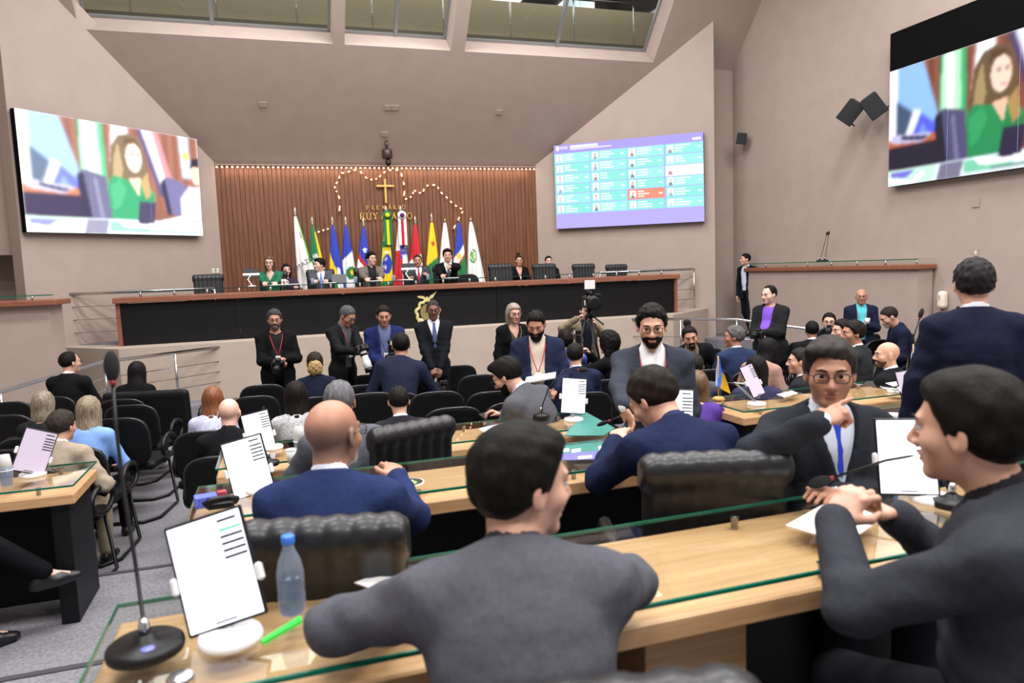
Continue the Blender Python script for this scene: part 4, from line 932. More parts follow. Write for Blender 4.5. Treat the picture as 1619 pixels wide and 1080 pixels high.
deskflag(1443, 598, G3, 'small blue and yellow flag beside the standing man in dark navy', 1.0)
# ================================================================== screens, flags, lettering
class Ras:
    def __init__(s, w, h, c): s.w, s.h = w, h; s.U, s.V = np.meshgrid((np.arange(w)+.5)/w, (np.arange(h)+.5)/h); s.A = np.zeros((h, w, 3)); s.A[:] = lin(c)
    def put(s, m, c, a=1.): s.A[m] = s.A[m]*(1-a)+np.array(lin(c))*a
    def poly(s, pts, c, a=1.):
        x, y = s.U, s.V; m = np.zeros(x.shape, bool); n = len(pts)
        for i in range(n):
            x0, y0 = pts[i]; x1, y1 = pts[(i+1) % n]
            m ^= ((y0 > y) != (y1 > y)) & (x < (x1-x0)*(y-y0)/((y1-y0) if y1 != y0 else 1e-9)+x0)
        s.put(m, c, a)
    def rect(s, a, b, c, d, col, al=1.): s.put((s.U >= a) & (s.U < c) & (s.V >= b) & (s.V < d), col, al)
    def ell(s, a, b, ra, rb, col, al=1.): s.put(((s.U-a)/ra)**2+((s.V-b)/rb)**2 < 1, col, al)
    def blur(s, n=1):
        for _ in range(n):
            for ax in (0, 1): s.A = (np.roll(s.A, 1, ax)+2*s.A+np.roll(s.A, -1, ax))/4
def broadcast(w, h):
    r = Ras(w, h, '8a5a4c')
    for i in range(14): r.rect(.2+i*.06, 0, .225+i*.06, .75, 'a8705c', .7)
    r.rect(0, 0, .055, 1, 'f4f4fa'); r.poly([(.055, 0), (.20, 0), (.285, .47), (.27, .62), (.05, .30)], '9fc4ee'); r.poly([(.05, .28), (.16, .42), (.09, .7), (.05, .7)], '5f7088'); r.poly([(.15, .38), (.19, .40), (.11, .74), (.07, .72)], 'f0f2fa'); r.poly([(.19, .42), (.285, .55), (.25, .72), (.10, .72)], '6f78e0'); r.poly([(.2, .5), (.26, .7), (.15, .7)], '9db6f2', .7)
    r.rect(.285, 0, .305, .6, '2f7a5a'); r.poly([(.30, 0), (.42, 0), (.43, .6), (.29, .6)], 'bfeccb'); r.poly([(.32, 0), (.36, 0), (.365, .6), (.33, .6)], 'f6fff8'); r.poly([(.395, 0), (.42, 0), (.43, .55), (.40, .55)], '52b884')
    r.poly([(.47, 0), (.56, 0), (.55, .4), (.45, .4)], 'f2f0f6'); r.poly([(.62, 0), (.70, 0), (.80, .62), (.74, .62)], 'e9e4f0'); r.poly([(.70, 0), (.735, 0), (.82, .5), (.79, .6)], 'd98f96'); r.poly([(.61, 0), (.64, 0), (.76, .62), (.73, .62)], '57507a')
    r.poly([(.87, 0), (.93, 0), (.94, .42), (.885, .42)], 'bfe3f4'); r.ell(.91, .2, .02, .055, 'd9c25a')
    r.blur(2)
    # desk left, chairs
    r.rect(0, .60, .28, .67, 'c07a58'); r.rect(0, .67, .42, .86, '3a3350'); r.poly([(.02, .56), (.26, .60), (.2, .66), (.02, .63)], 'c9c6e2'); r.poly([(.08, .58), (.24, .62), (.2, .645), (.08, .61)], '3b3a55')
    r.poly([(.27, .47), (.31, .43), (.42, .48), (.45, .9), (.285, .9)], '6a6886'); r.poly([(.265, .5), (.30, .45), (.335, .9), (.285, .9)], '34324c'); r.poly([(.35, .5), (.37, .5), (.395, .85), (.375, .85)], '8b89a6')
    r.poly([(.74, .47), (.78, .42), (.9, .48), (.9, .8), (.77, .8)], '6f6b94'); r.poly([(.735, .5), (.765, .45), (.80, .8), (.77, .8)], '35324e')
    r.blur(1)
    # woman in green, hair, face
    r.poly([(.46, .2), (.50, .09), (.57, .06), (.63, .11), (.655, .3), (.665, .52), (.655, .62), (.47, .60), (.43, .62)], '7d6a52'); r.poly([(.47, .3), (.5, .15), (.52, .4), (.49, .6), (.45, .6)], 'c2ad84', .7)
    r.poly([(.425, .56), (.46, .46), (.56, .50), (.64, .47), (.70, .62), (.66, .86), (.44, .88)], '3a9b6c'); r.poly([(.44, .56), (.50, .49), (.53, .58), (.49, .74), (.45, .78)], '58b583', .6); r.poly([(.60, .66), (.66, .56), (.69, .64), (.66, .84)], '2f8a5c', .7); r.poly([(.545, .48), (.62, .46), (.60, .64)], 'e9c5ae')
    r.ell(.585, .28, .046, .135, 'efd6c8'); r.ell(.574, .25, .012, .018, '8a6a5c', .6); r.ell(.612, .25, .011, .018, '8a6a5c', .6); r.ell(.598, .36, .014, .012, 'c88a84', .7); r.poly([(.525, .2), (.54, .1), (.6, .1), (.63, .18), (.6, .15), (.55, .16)], '6a5540')
    r.poly([(.615, .5), (.66, .4), (.675, .62), (.64, .66)], 'b89c6a')
    # man at right
    r.poly([(.86, .62), (.92, .5), (1, .5), (1, .85), (.86, .85)], 'c9c4d2'); r.ell(.975, .36, .035, .12, 'e6c2b0'); r.poly([(.935, .32), (.95, .22), (1, .2), (1, .30), (.96, .30)], '2a2433'); r.poly([(.955, .52), (.985, .5), (.99, .8), (.96, .8)], 'f2f2fa')
    # table and papers
    r.rect(0, .86, 1, 1, 'dfe8ee'); r.poly([(0, .86), (.28, .86), (.26, .99), (0, .99)], 'c9e6da'); r.poly([(.02, .88), (.16, .88), (.11, .94), (.02, .92)], '8c8ad8'); r.poly([(.0, .92), (.14, .97), (.2, .9), (.22, .92), (.15, 1), (0, .96)], 'ffffff'); r.poly([(.30, .87), (.42, .87), (.40, 1), (.28, 1)], '8d8aa0'); r.poly([(.42, .88), (.68, .88), (.64, .97), (.42, .97)], '8fd0b4')
    r.poly([(.60, .68), (.70, .69), (.68, .90), (.58, .90)], '46405c'); r.poly([(.46, .86), (.62, .90), (.80, .86), (.96, .90), (.9, .94), (.5, .93)], 'fbfbff'); r.rect(.55, .955, .98, .975, '7f9a98'); r.poly([(.72, .86), (.86, .80), (.9, .86)], 'e9e6f2')
    return r
def screen_obj(name, TL, TR, BL, BR, r, depth, label, emit, extra=None, wall_off=.12):
    TL, TR, BL, BR = [np.array(p, float) for p in (TL, TR, BL, BR)]; n = nrm(np.cross(TR-TL, TL-BL)); c = (TL+TR+BL+BR)/4
    if n@(C0-c) < 0: n = -n
    rt = empty(name, tuple(c), label=label, cat='screen', group='large wall screens')
    h, w = r.A.shape[:2]; U, V = np.meshgrid((np.arange(w)+.0)/(w-1), np.arange(h)/(h-1)); U = U[..., None]; V = V[..., None]
    P = (TL*(1-U)+TR*U)*(1-V)+(BL*(1-U)+BR*U)*V+n*.003-c
    g = MB(); g.grid(P, smooth=False); me = g.mesh('picture'); colorise(me, r.A.reshape(-1, 3))
    if (np.cross(P[1, 0]-P[0, 0], P[0, 1]-P[0, 0]))@n < 0: me.flip_normals()
    corners = [TL, TR, BR, BL] if extra is None else extra
    cab = ob('cabinet', MB().prism([tuple(p-c) for p in corners], -n*depth), mat('screen_cabinet', '060607', .7, var=.02, spec=.08), rt)
    ob('picture', me, vcmat('screen_%.2f' % emit, .4, emit), rt)
    # module joints of the video wall
    for k in (1, 2): 
        a = TL+(TR-TL)*k/3; b = BL+(BR-BL)*k/3; e = nrm(TR-TL)*.0016; ob('module_joint', MB().prism([tuple(p-c+n*.0035) for p in (a-e, a+e, b+e, b-e)], n*.0004), mat('joint', 'b9b6d6', .6), rt)
    return rt
la_, ra_ = rad(45.24), rad(-37.08)
def onwing(x, y, p0, ang, off):
    n = np.array([-math.sin(ang), math.cos(ang), 0]); p0 = np.array([p0[0], p0[1], 0])-n*off; r_ = ray(x, y); return C0+r_*(n@(p0-C0)/(n@r_))
q = [onwing(x, y, (WLX, YB), la_, .14) for x, y in ((21.8, 170.3), (310.8, 220), (42.3, 366.8), (321, 373))]
B_ = broadcast(190, 108); B_.blur(2)
B1 = Ras(190, 108, '000000'); B1.A = B_.A*1.0
screen_obj('video_wall', q[0], q[1], q[2], q[3], B1, .11, 'bright video wall on the left showing a woman in green', 1.75)
V_ = Ras(240, 140, 'aca2ee')
V_.A *= (1+.15*(V_.V-.5))[..., None]
V_.rect(0, 0, 1, .1, 'a093e4'); V_.ell(.028, .045, .012, .03, 'ffffff'); V_.rect(.045, .03, .10, .04, 'f2eeff', .8); V_.rect(.045, .05, .10, .06, 'f2eeff', .6); V_.rect(.115, .025, .31, .048, 'ffffff'); V_.rect(.115, .055, .40, .068, 'f6f2ff', .8); V_.rect(.93, .055, .985, .085, 'ffffff', .8)
rng = random.Random(3)
for cI in range(4):
    for rI in range(6):
        x0 = .006+cI*.249; y0 = .105+rI*.121; col = '86e2d8' if (cI+rI) % 2 else '96eae0'
        if (cI, rI) == (2, 4): col = 'ef8a6a'
        if (cI, rI) == (3, 2): col = 'ffffff'
        V_.rect(x0, y0, x0+.243, y0+.114, col); V_.rect(x0+.012, y0+.014, x0+.055, y0+.10, 'eef4fa')
        cx_ = x0+.033; V_.ell(cx_, y0+.045, .008, .02, rng.choice(['d8b8a8', 'caa08c', 'e6d2ca']), .8); V_.poly([(cx_-.014, y0+.1), (cx_-.008, y0+.065), (cx_+.008, y0+.065), (cx_+.014, y0+.1)], rng.choice(['3c3a55', '54506e', 'a83a56', '7c86b0', 'c6cbe0']), .8)
        if col != 'ffffff':
            for k in range(3): V_.rect(x0+.065, y0+.02+k*.028, x0+.065+rng.uniform(.04, .10), y0+.032+k*.028, 'ffffff', .85)
            V_.rect(x0+.205, y0+.045, x0+.23, y0+.065, 'f6fffd', .7)
V_.A *= 1.0
q = [onwing(x, y, (WRX, YB), ra_, .14) for x, y in ((875.5, 230.5), (1111.8, 208), (880, 362), (1114, 350))]
screen_obj('video_wall', q[0], q[1], q[2], q[3], V_, .11, 'video wall on the right wing showing the teal voting board', 1.08)
xs_ = XR-.14
a = atX(1407, 114, xs_); b = atX(1404, 296, xs_); W3 = 3.28*xs_/9.7
TL = np.array([xs_, a[1], a[2]]); BL = np.array([xs_, a[1], b[2]]); TR = TL-np.array([0, W3, 0]); BR = BL-np.array([0, W3, 0]); top = atX(1407.5, 54, xs_)[2]
B3 = Ras(190, 108, '000000'); B3.A = np.clip(B_.A*1.05-.05, 0, 1)**1.25
screen_obj('video_wall', TL, TR, BL, BR, B3, .11, 'video wall on the right side wall with a black band above the picture', 1.25, extra=[np.array([xs_, TL[1], top]), np.array([xs_, TR[1], top]), BR, BL])

# ---- flags on poles behind the podium
FC = {k: np.array(lin(v)) for k, v in dict(w='f1f0ee', g='1f7a45', y='f2cf1f', b='2a3fb0', r='c3202f', k='26262a', n='1d2a7a', l='7fbf4f').items()}
def star(x, y, cx, cy, R):
    a = np.arctan2(x-cx, -(y-cy)); rr = np.hypot(x-cx, y-cy); t = np.abs(((a*5/(2*np.pi)) % 1)-.5)*2; return rr < R*(.42+.58*t**1.6)
def fl_col(k, x, v):
    """x: -1..1 across the hanging cloth, v: 0 top .. 1 bottom"""
    c = np.tile(FC['w'], (len(x), 1)); S_ = lambda m, q_: c.__setitem__(m, FC[q_])
    if k == 0: S_((x > .55+.2*v) & (v < .62), 'l'); S_((x > .8) & (v < .6), 'g'); S_((x > .3) & (x < .5) & (v > .2) & (v < .28), 'r')
    if k == 1: c[:] = FC['g']; S_((x > .45) & (v > .1), 'y'); S_((np.hypot(x+.1, (v-.5)*7) < .55) & (np.abs(np.sin(x*9)*np.cos(v*40)) > .35), 'w'); S_(v > .70-.05*np.sin(x*3), 'w'); S_(v > .77-.05*np.sin(x*3), 'b')
    if k == 2: c[:] = FC['b']; S_(v > .62+.25*x, 'y'); S_(v > .74+.1*x, 'g'); S_((np.abs(x-.35) < .22+.1*np.sin(v*9)) & (v > .6), 'w'); S_((x > .62) & (v > .45), 'b')
    if k == 3: c[:] = FC['b']; S_(v > .45-.06*x, 'w'); S_(np.hypot(x-.3, (v-.72)*7) < .72, 'g'); S_(star(x, v*8, .45, .72*8, .42), 'y'); S_(v > .93, 'w')
    if k == 4: c[:] = FC['b']; S_(star(x, v*9, .15, .42*9, .5), 'w'); S_((v > .62+.18*x), 'r'); S_((v > .72+.18*x), 'w'); S_(v > .85+.1*x, 'k')
    if k == 5: c[:] = FC['y']; S_((np.abs(x) > .75), 'g'); S_((v > .38) & (v < .45), 'g'); S_(np.hypot(x, (v-.70)*5) < .72, 'b'); S_((np.hypot(x, (v-.70)*5) < .62) & (np.sin(x*31)*np.sin(v*120) > .72), 'w'); S_((v > .52) & (v < .545) & (np.abs(x) < .5), 'w'); S_(v > .95, 'g')
    if k == 6: c[:] = FC['r']; S_((x > -.2) & (v > .35) & (v < .62), 'b'); S_((x > -.2) & (v > .35) & (v < .62) & (np.sin(x*19)*np.sin(v*90) > .6), 'w'); S_((x > .1) & (v > .58), 'w'); S_((x < -.3) & (v < .5), 'w')
    if k == 7: c[:] = FC['r']; S_(v > .60-.05*x, 'w'); S_(v > .8, 'r')
    if k == 8: c[:] = FC['y']; S_(star(x, v*10, .1, .33*10, .6), 'r'); S_(v > .60-.06*x, 'g')
    if k == 10: c[:] = FC['b']; S_(v > .46-.1*x, 'w'); S_(star(x, v*8, -.2, .55*8, .6), 'y'); S_(v > .62-.12*x, 'r'); S_(v > .66-.12*x, 'g')
    if k == 11: m = (np.hypot(x+.15, (v-.52)*5.5)); S_((m < .55) & (m > .42), 'g'); S_(m < .36, 'l'); S_((m < .3) & (x > -.1), 'w')
    return c
SILVER = mat('silver_finial', 'c4bcb0', .3, .9)
FL = [(466, 328, 488, 1.5, 'white banner lettered in black with a green and yellow edge, leftmost flag'), (493, 343, 505, 1.25, 'green flag with a white emblem and yellow edge, blue at the foot'), (525, 343, 533, 1.35, 'blue flag with yellow, green and white at its foot'), (546, 343, 552, 1.3, 'blue and white flag with a green disc and yellow star'), (574, 345, 575, 1.1, 'blue flag with one white star above red and white stripes'), (610, 326, 611, 1.4, 'yellow and green flag with a starry blue disc and green rosette'),
      (633, 326, 634, 1.4, 'red, white and blue flag with a red and white rosette ribbon'), (656, 342, 657, 1.1, 'plain red flag with white below, right of the rosette flags'), (682, 338, 684, 1.3, 'yellow over green flag with a red star'), (703, 344, 705, 1.2, 'plain white flag behind the man in black at the podium'), (725, 344, 727, 1.25, 'blue over white flag with a yellow star and green foot'), (744, 343, 752, 1.35, 'white flag with a round green emblem, rightmost flag')]
for k, (fx, fy, bx_, L_, lb) in enumerate(FL):
    tp = atY(fx, fy, 14.6+.12*(k % 2)); r = empty('flag_on_pole', (tp[0], tp[1], LEDGE+.012), label=lb+', behind the podium', cat='flag', group='flags behind the podium')
    hz = tp[2]-LEDGE-.012; ob('pole', MB().tube([(0, 0, 0), (0, 0, hz-.12)], .014, 8), SILVER, r)
    if k < 9: ob('finial', MB().lathe([(.012, hz-.17), (.028, hz-.15), (.014, hz-.13), (.034, hz-.08), (.006, hz-.0), (.001, hz+.01)], n=12), SILVER, r)
    else: ob('finial', MB().lathe([(.012, hz-.1), (.02, hz-.07), (.004, hz)], n=10), SILVER, r)
    ob('base', MB().lathe([(.13, 0), (.13, .02), (.05, .05), (.02, .09)], n=18), SILVER, r)
    z0 = hz-(.17 if k < 9 else .10); na, nv = 56, 48; A = np.linspace(0, 2*math.pi, na); Vv = np.linspace(0, 1, nv); AA, VV = np.meshgrid(A, Vv, indexing='ij')
    wd = (.022+.155*VV**.8)*(1.15 if k in (0, 11) else 1); sk_ = (atY(bx_, 440, tp[1])[0]-tp[0])*VV; ln_ = L_-.10*np.cos(AA)*(1 if k in (0, 11) else .3)
    x = sk_+wd*np.cos(AA); y = (wd*.55)*np.sin(AA)*(1+.35*np.sin(AA*7+VV*2)*VV); z = z0-VV*ln_
    g = MB().grid(np.stack([x, y, z], -1)); me = g.mesh('cloth'); colorise(me, fl_col(k, np.cos(AA).ravel(), VV.ravel())); ob('cloth', me, vcmat('flag_print', .7), r)
    if k in (5, 6):   # rosette with two hanging ribbons
        c1, c2 = (('1f7a45', 'f2cf1f'), ('f1f0ee', 'c3202f'))[k-5]; ro = ob('rosette', MB().lathe([(.085, 0), (.09, .012), (.03, .03), (.0, .032)], (0, -.12, z0-.02), 18, M=Matrix.Rotation(math.pi/2, 3, 'X')), shirtm(c1), r)
        ob('rosette_centre', MB().lathe([(.045, .03), (.045, .04), (.02, .05)], (0, -.12, z0-.02), 14, M=Matrix.Rotation(math.pi/2, 3, 'X')), shirtm(c2 if k == 5 else '5a2440'), ro)
        for j, (o_, c_) in enumerate(((-.055, c1), (0, c2), (.055, c1))): ob('ribbon', MB().box((o_, -.125, z0-.33), (.055, .012, .56), bev=.003), shirtm(c_), r)
    if k == 0:
        cu = bpy.data.curves.new('lettering', 'FONT'); cu.body = 'AMAZO'; cu.size = .13; cu.extrude = .002; cu.align_x = 'CENTER'; to = bpy.data.objects.new('t', cu); COL.objects.link(to); dg = bpy.context.evaluated_depsgraph_get(); me = bpy.data.meshes.new_from_object(to.evaluated_get(dg)); bpy.data.objects.remove(to)
        me.transform(Matrix.Translation((.10, -.165, z0-.95)) @ Matrix.Rotation(math.radians(-32), 4, 'Y') @ Matrix.Rotation(math.pi/2, 4, 'X')); ob('lettering', me, mat('black_print', '222226', .6), r)
        for j in range(5): ob('printed_line', MB().box((.10+.012*j, -.165, z0-1.04-j*.045), (.24-.03*j, .003, .010), rot=Matrix.Rotation(math.radians(32), 3, 'Y')), mat('grey_print', '6a6a70', .6), r)

# ---- gold lettering, cross and lit map outline on the slats
GL_ = {'P': [([(0, 0), (0, 1)], .13), ([(0, 1), (.3, 1), (.45, .9), (.45, .62), (.3, .5), (0, .5)], .08), ([(-.12, 0), (.14, 0)], .05), ([(-.12, 1), (.1, 1)], .05)],
       'L': [([(0, 0), (0, 1)], .13), ([(-.12, 1), (.12, 1)], .05), ([(-.12, 0), (.48, 0), (.5, .2)], .06)], 'E': [([(0, 0), (0, 1)], .13), ([(-.12, 1), (.46, 1), (.47, .82)], .06), ([(0, .52), (.34, .52)], .05), ([(-.12, 0), (.48, 0), (.5, .2)], .06)],
       'N': [([(0, 0), (0, 1)], .06), ([(0, 1), (.6, 0)], .13), ([(.6, 0), (.6, 1)], .06), ([(-.12, 1), (.06, 1)], .05), ([(.48, 1), (.72, 1)], .05), ([(-.12, 0), (.12, 0)], .05)],
       'A': [([(0, 0), (.32, 1)], .06), ([(.32, 1), (.66, 0)], .13), ([(.12, .33), (.52, .33)], .05), ([(-.1, 0), (.12, 0)], .05), ([(.54, 0), (.78, 0)], .05)],
       'R': [([(0, 0), (0, 1)], .13), ([(0, 1), (.3, 1), (.44, .9), (.44, .64), (.3, .52), (0, .52)], .08), ([(.22, .52), (.6, 0), (.7, 0)], .11), ([(-.12, 0), (.14, 0)], .05), ([(-.12, 1), (.1, 1)], .05)],
       'I': [([(0, 0), (0, 1)], .13), ([(-.14, 0), (.14, 0)], .05), ([(-.14, 1), (.14, 1)], .05)], 'O': [([(.36+.36*math.cos(t), .5+.5*math.sin(t)) for t in np.linspace(0, 2*math.pi, 17)], .10)],
       'U': [([(0, 1), (0, .25), (.12, .03), (.3, 0), (.48, .05), (.58, .25), (.58, 1)], .09), ([(-.12, 1), (.14, 1)], .05), ([(.46, 1), (.7, 1)], .05)], 'Y': [([(0, 1), (.3, .48)], .12), ([(.6, 1), (.3, .48)], .06), ([(.3, .48), (.3, 0)], .13), ([(-.12, 1), (.12, 1)], .05), ([(.48, 1), (.72, 1)], .05), ([(.18, 0), (.42, 0)], .05)],
       'J': [([(.2, 1), (.2, .1), (.1, -.12), (-.06, -.15)], .12), ([(.06, 1), (.34, 1)], .05)]}
def letters(txt, xs, z, hgt, par, org):
    for ch, x in zip(txt, xs):
        base_ = {'Á': 'A', 'Ú': 'U'}.get(ch, ch); st = list(GL_[base_])
        if ch in 'ÁÚ': st.append(([(.3, 1.12), (.42, 1.28)], .09))
        g = MB()
        for pts, w_ in st:
            for (a, b) in zip(pts[:-1], pts[1:]):
                a = np.array(a)*hgt; b = np.array(b)*hgt; d = b-a; L = np.hypot(*d); n = np.array([-d[1], d[0]])/(L+1e-9)*w_*hgt*.75; e = d/(L+1e-9)*w_*hgt*.2
                P = [a-n-e, b-n+e, b+n+e, a+n-e]; g.prism([(x+p[0], 0, z+p[1]) for p in P], (0, .025, 0))
        ob('letter', g, GOLD, par)
YL = YB-.05
sg = empty('wall_lettering', (2.3, YL, 3.2), label='gold raised serif lettering PLENÁRIO RUY ARAÚJO on the slatted wall', cat='sign')
letters('PLENÁRIO', [-.40, -.28, -.18, -.07, .055, .165, .275, .345], .185, .083, sg, 0)
letters('RUY', [-.53, -.40, -.27], -.02, .135, sg, 0); letters('ARAÚJO', [-.10, .03, .12, .25, .38, .45], -.02, .125, sg, 0)
cr_ = empty('wall_cross', (2.31, YL-.01, 3.51), label='plain gold cross above the lettering', cat='cross'); ob('upright', MB().box((0, 0, .25), (.045, .05, .5), bev=.006), GOLD, cr_); ob('crossbar', MB().box((0, -.004, .355), (.37, .05, .042), bev=.006), GOLD, cr_)
MAPPX = [(536, 340), (538, 318), (534, 305), (530, 300), (529, 292), (536, 286), (537, 274), (547, 273), (556, 270), (567, 268), (575, 278), (583, 284), (592, 284), (598, 282), (604, 275), (612, 270), (622, 268), (633, 270), (637, 284), (640, 297), (638, 316), (646, 313), (653, 310), (653, 300), (660, 304), (668, 306), (672, 295), (680, 292), (692, 293), (694, 302), (703, 309), (710, 316), (717, 323), (725, 328), (733, 332), (728, 340), (722, 352), (715, 366)]
MAPPX2 = [(500, 368), (508, 365), (515, 363), (522, 361), (533, 363)]
mp = empty('lit_map_outline', (2.3, YB-.06, 3.6), label='outline of a state map in small warm lights on the slatted wall', cat='light sign'); LEDW = mat('map_led', 'ffcfa0', emit=3.5, var=0)
BRZ = mat('bronze_outline', '8a5636', .4, .5)
for ML in (MAPPX, MAPPX2):
    P3 = [atY(x, y, YB-.06)-np.array(mp.location) for x, y in ML]
    for i, (a, b) in enumerate(zip(P3[:-1], P3[1:])):
        ob('outline_piece', MB().tube([a, b], .009, 5), BRZ, mp)
        n = max(1, int(np.linalg.norm(b-a)/.17))
        for j in range(n): p = a+(b-a)*(j+.3)/n; ob('lamp', MB().tube([p, p+(b-a)*.35/n], .012, 6), LEDW, mp)
for (x, y) in ((528, 420), (536, 424), (620, 428), (627, 421)): p = atY(x, y, YB-.06)-np.array(mp.location); ob('lamp', MB().tube([p, p+np.array([0, 0, .05])], .012, 6), LEDW, mp)
# ---- gilt coat of arms on the podium front (frame of scrolls with a bird on top)
em = empty('coat_of_arms', (2.5, PY-.012, 1.36), label='pale gold crest with scrolled frame and spread bird on the podium front', cat='emblem')
loop = []
for t in np.linspace(0, 2*math.pi, 49)[:-1]:
    rr = 1+.09*math.sin(t*9)+.05*math.sin(t*4+1); loop.append((.19*rr*math.cos(t), 0, .20*rr*math.sin(t)-.02))
ob('scroll_frame', MB().tube(loop, .03, 7, closed=True), GOLDP, em); ob('shield', MB().prism([(.13*math.cos(t), .004, .15*math.sin(t)-.02) for t in np.linspace(0, 2*math.pi, 25)[:-1]], (0, -.012, 0)), mat('crest_field', '8a7a52', .5), em)
for sx in (-1, 1):
    ob('scroll_foot', MB().ell((sx*.14, -.006, -.17), (.05, .022, .045), 10, 6), GOLDP, em)
    ob('wing', MB().prism([(sx*.01, 0, .205), (sx*.05, 0, .265), (sx*.11, 0, .275 if sx < 0 else .30), (sx*.175, 0, .27 if sx < 0 else .345), (sx*.15, 0, .24 if sx < 0 else .30), (sx*.10, 0, .23), (sx*.04, 0, .205)], (0, -.02, 0)), GOLDP, em)
ob('bird_body', MB().ell((0, -.01, .21), (.028, .02, .05), 10, 8), GOLDP, em)

# ---- wall fittings
PLATE = mat('beige_plate', 'ab988c', .6, var=.01)
def plate(px, py, label):
    r_ = ray(px, py); t = (ZW+KS*YB-C0[2])/(r_[2]+KS*r_[1]); p = C0+r_*t-NN*.012
    o = ob('cover_plate', MB().box((0, 0, 0), (.14, .11, .012), bev=.003), PLATE, None, tuple(p), label=label, cat='cover plate', group='cover plates on the sloped ceiling'); o.rotation_euler = (math.atan2(KS, 1)+0*math.pi, 0, 0); 
    o.rotation_euler = (-(math.pi/2-math.atan2(KS, 1))+math.pi/2-math.pi/2, 0, 0); o.rotation_euler = (-math.atan2(KS, 1), 0, 0); return o
plate(416, 165, 'small beige cover plate on the sloped ceiling, leftmost'); plate(613, 170, 'left one of the pair of cover plates above the cross'); plate(625, 170, 'right one of the pair of cover plates above the cross'); plate(789, 177, 'small beige cover plate on the sloped ceiling, rightmost'); plate(608, 212, 'single cover plate just above the ceiling camera')
def wallplate(px, py, label, w_, h_): p = atX(px, py, XR-.008); r = empty('wall_outlet', tuple(p), label=label, cat='outlet'); ob('plate', MB().box((0, 0, 0), (.014, w_, h_), bev=.003), PLATE, r); ob('insert', MB().box((-.008, 0, 0), (.004, w_*.45, h_*.4)), mat('outlet_insert', 'e0d8d0', .5) if w_ < .1 else PLATE, r)
wallplate(1543, 321, 'square beige cover plate under the right wall screen', .12, .12); wallplate(1543, 399, 'small pale wall switch above the head of the man in dark navy', .075, .12)
for i, dx in enumerate((0, 7)):
    for j, dy in enumerate((0, 4)): p = onwing(337+dx, 426+dy, (WLX, YB), la_, .008); o = bx('wall_switch', (0, 0, 0), (.06, .014, .04), WHITEPL, label='white wall switch beside the slats, %s %s of four' % (('upper', 'lower')[j], ('left', 'right')[i]), cat='switch', bev=.003); o.location = tuple(p); o.rotation_euler = (0, 0, la_)
p = atX(1490, 474, XR-.07); ds = empty('soap_dispenser', tuple(p), label='cream rounded dispenser fixed to the right wall', cat='dispenser'); ob('shell', sdfmesh('shell', lambda X, Y, Z: rbox(X, Y, Z, (0, 0, 0), (.13, .13, .27), .055), (-.07, -.07, -.14), (.07, .07, .14), .012, mat('cream_plastic', 'e6d9c4', .4)), None, ds); ob('nozzle', MB().lathe([(.012, -.165), (.016, -.13)], n=10), STEEL2, ds); ob('window_slot', MB().box((-.064, .0, .03), (.006, .02, .07)), mat('grey_slot', '9a938a', .5), ds)
SPK = mat('speaker_black', '17181a', .55, var=.03)
def speaker(px, py, size, rot, label, off=.3):
    p = atX(px, py, XR-off); r = empty('wall_speaker', tuple(p), label=label, cat='loudspeaker', group='wall loudspeakers'); r.rotation_euler = rot; w_, d_, h_ = size
    ob('cabinet', MB().prism([(-w_/2, -d_/2, -h_/2), (w_/2, -d_/2, -h_/2), (w_*.36, d_/2, -h_/2), (-w_*.36, d_/2, -h_/2)], (0, 0, h_)), SPK, r); ob('grille', MB().box((0, -d_/2-.008, 0), (w_*.94, .012, h_*.94), bev=.004), mat('speaker_grille', '222427', .7, bump=.6, bscale=400, bdist=.003), r)
    ob('bracket', MB().tube([(0, d_/2, -h_*.3), (0, d_/2+.05, -h_*.42), (off*.55, d_/2+.1, -h_*.5)], .014, 6), BLACKPL, r); return r
speaker(1345, 177, (.28, .26, .36), (rad(20), rad(38), rad(-35)), 'left one of the pair of black loudspeakers beside the right screen', .35)
speaker(1382, 167, (.28, .26, .36), (rad(20), rad(-32), rad(-55)), 'right one of the pair of black loudspeakers beside the right screen', .35)
speaker(1172, 219, (.20, .18, .22), (rad(15), rad(8), rad(-30)), 'single small black loudspeaker high on the right wall near the corner', .2)
r_ = ray(610, 236); t = (ZW+KS*YB-C0[2])/(r_[2]+KS*r_[1]); p = C0+r_*t
vc = empty('dome_camera', (p[0], p[1]-.14, p[2]-.20), label='dark ceiling camera mounted above the slatted wall', cat='camera'); ob('housing', MB().lathe([(.09, -.02), (.11, .0), (.11, .15), (.09, .17)], n=18), mat('bronze_plastic', '3b2a26', .35), vc); ob('mount', MB().tube([(0, .0, .15), (0, .03, .40)], .03, 8), mat('bronze_plastic', '3b2a26', .35), vc); ob('lens_head', MB().ell((.01, -.02, -.09), (.06, .06, .075), 14, 8), BLACKPL, vc); ob('lens', MB().lathe([(.03, 0), (.03, .03)], (.01, -.07, -.11), 12, M=Matrix.Rotation(math.pi/2, 3, 'X')), STEEL2, vc)
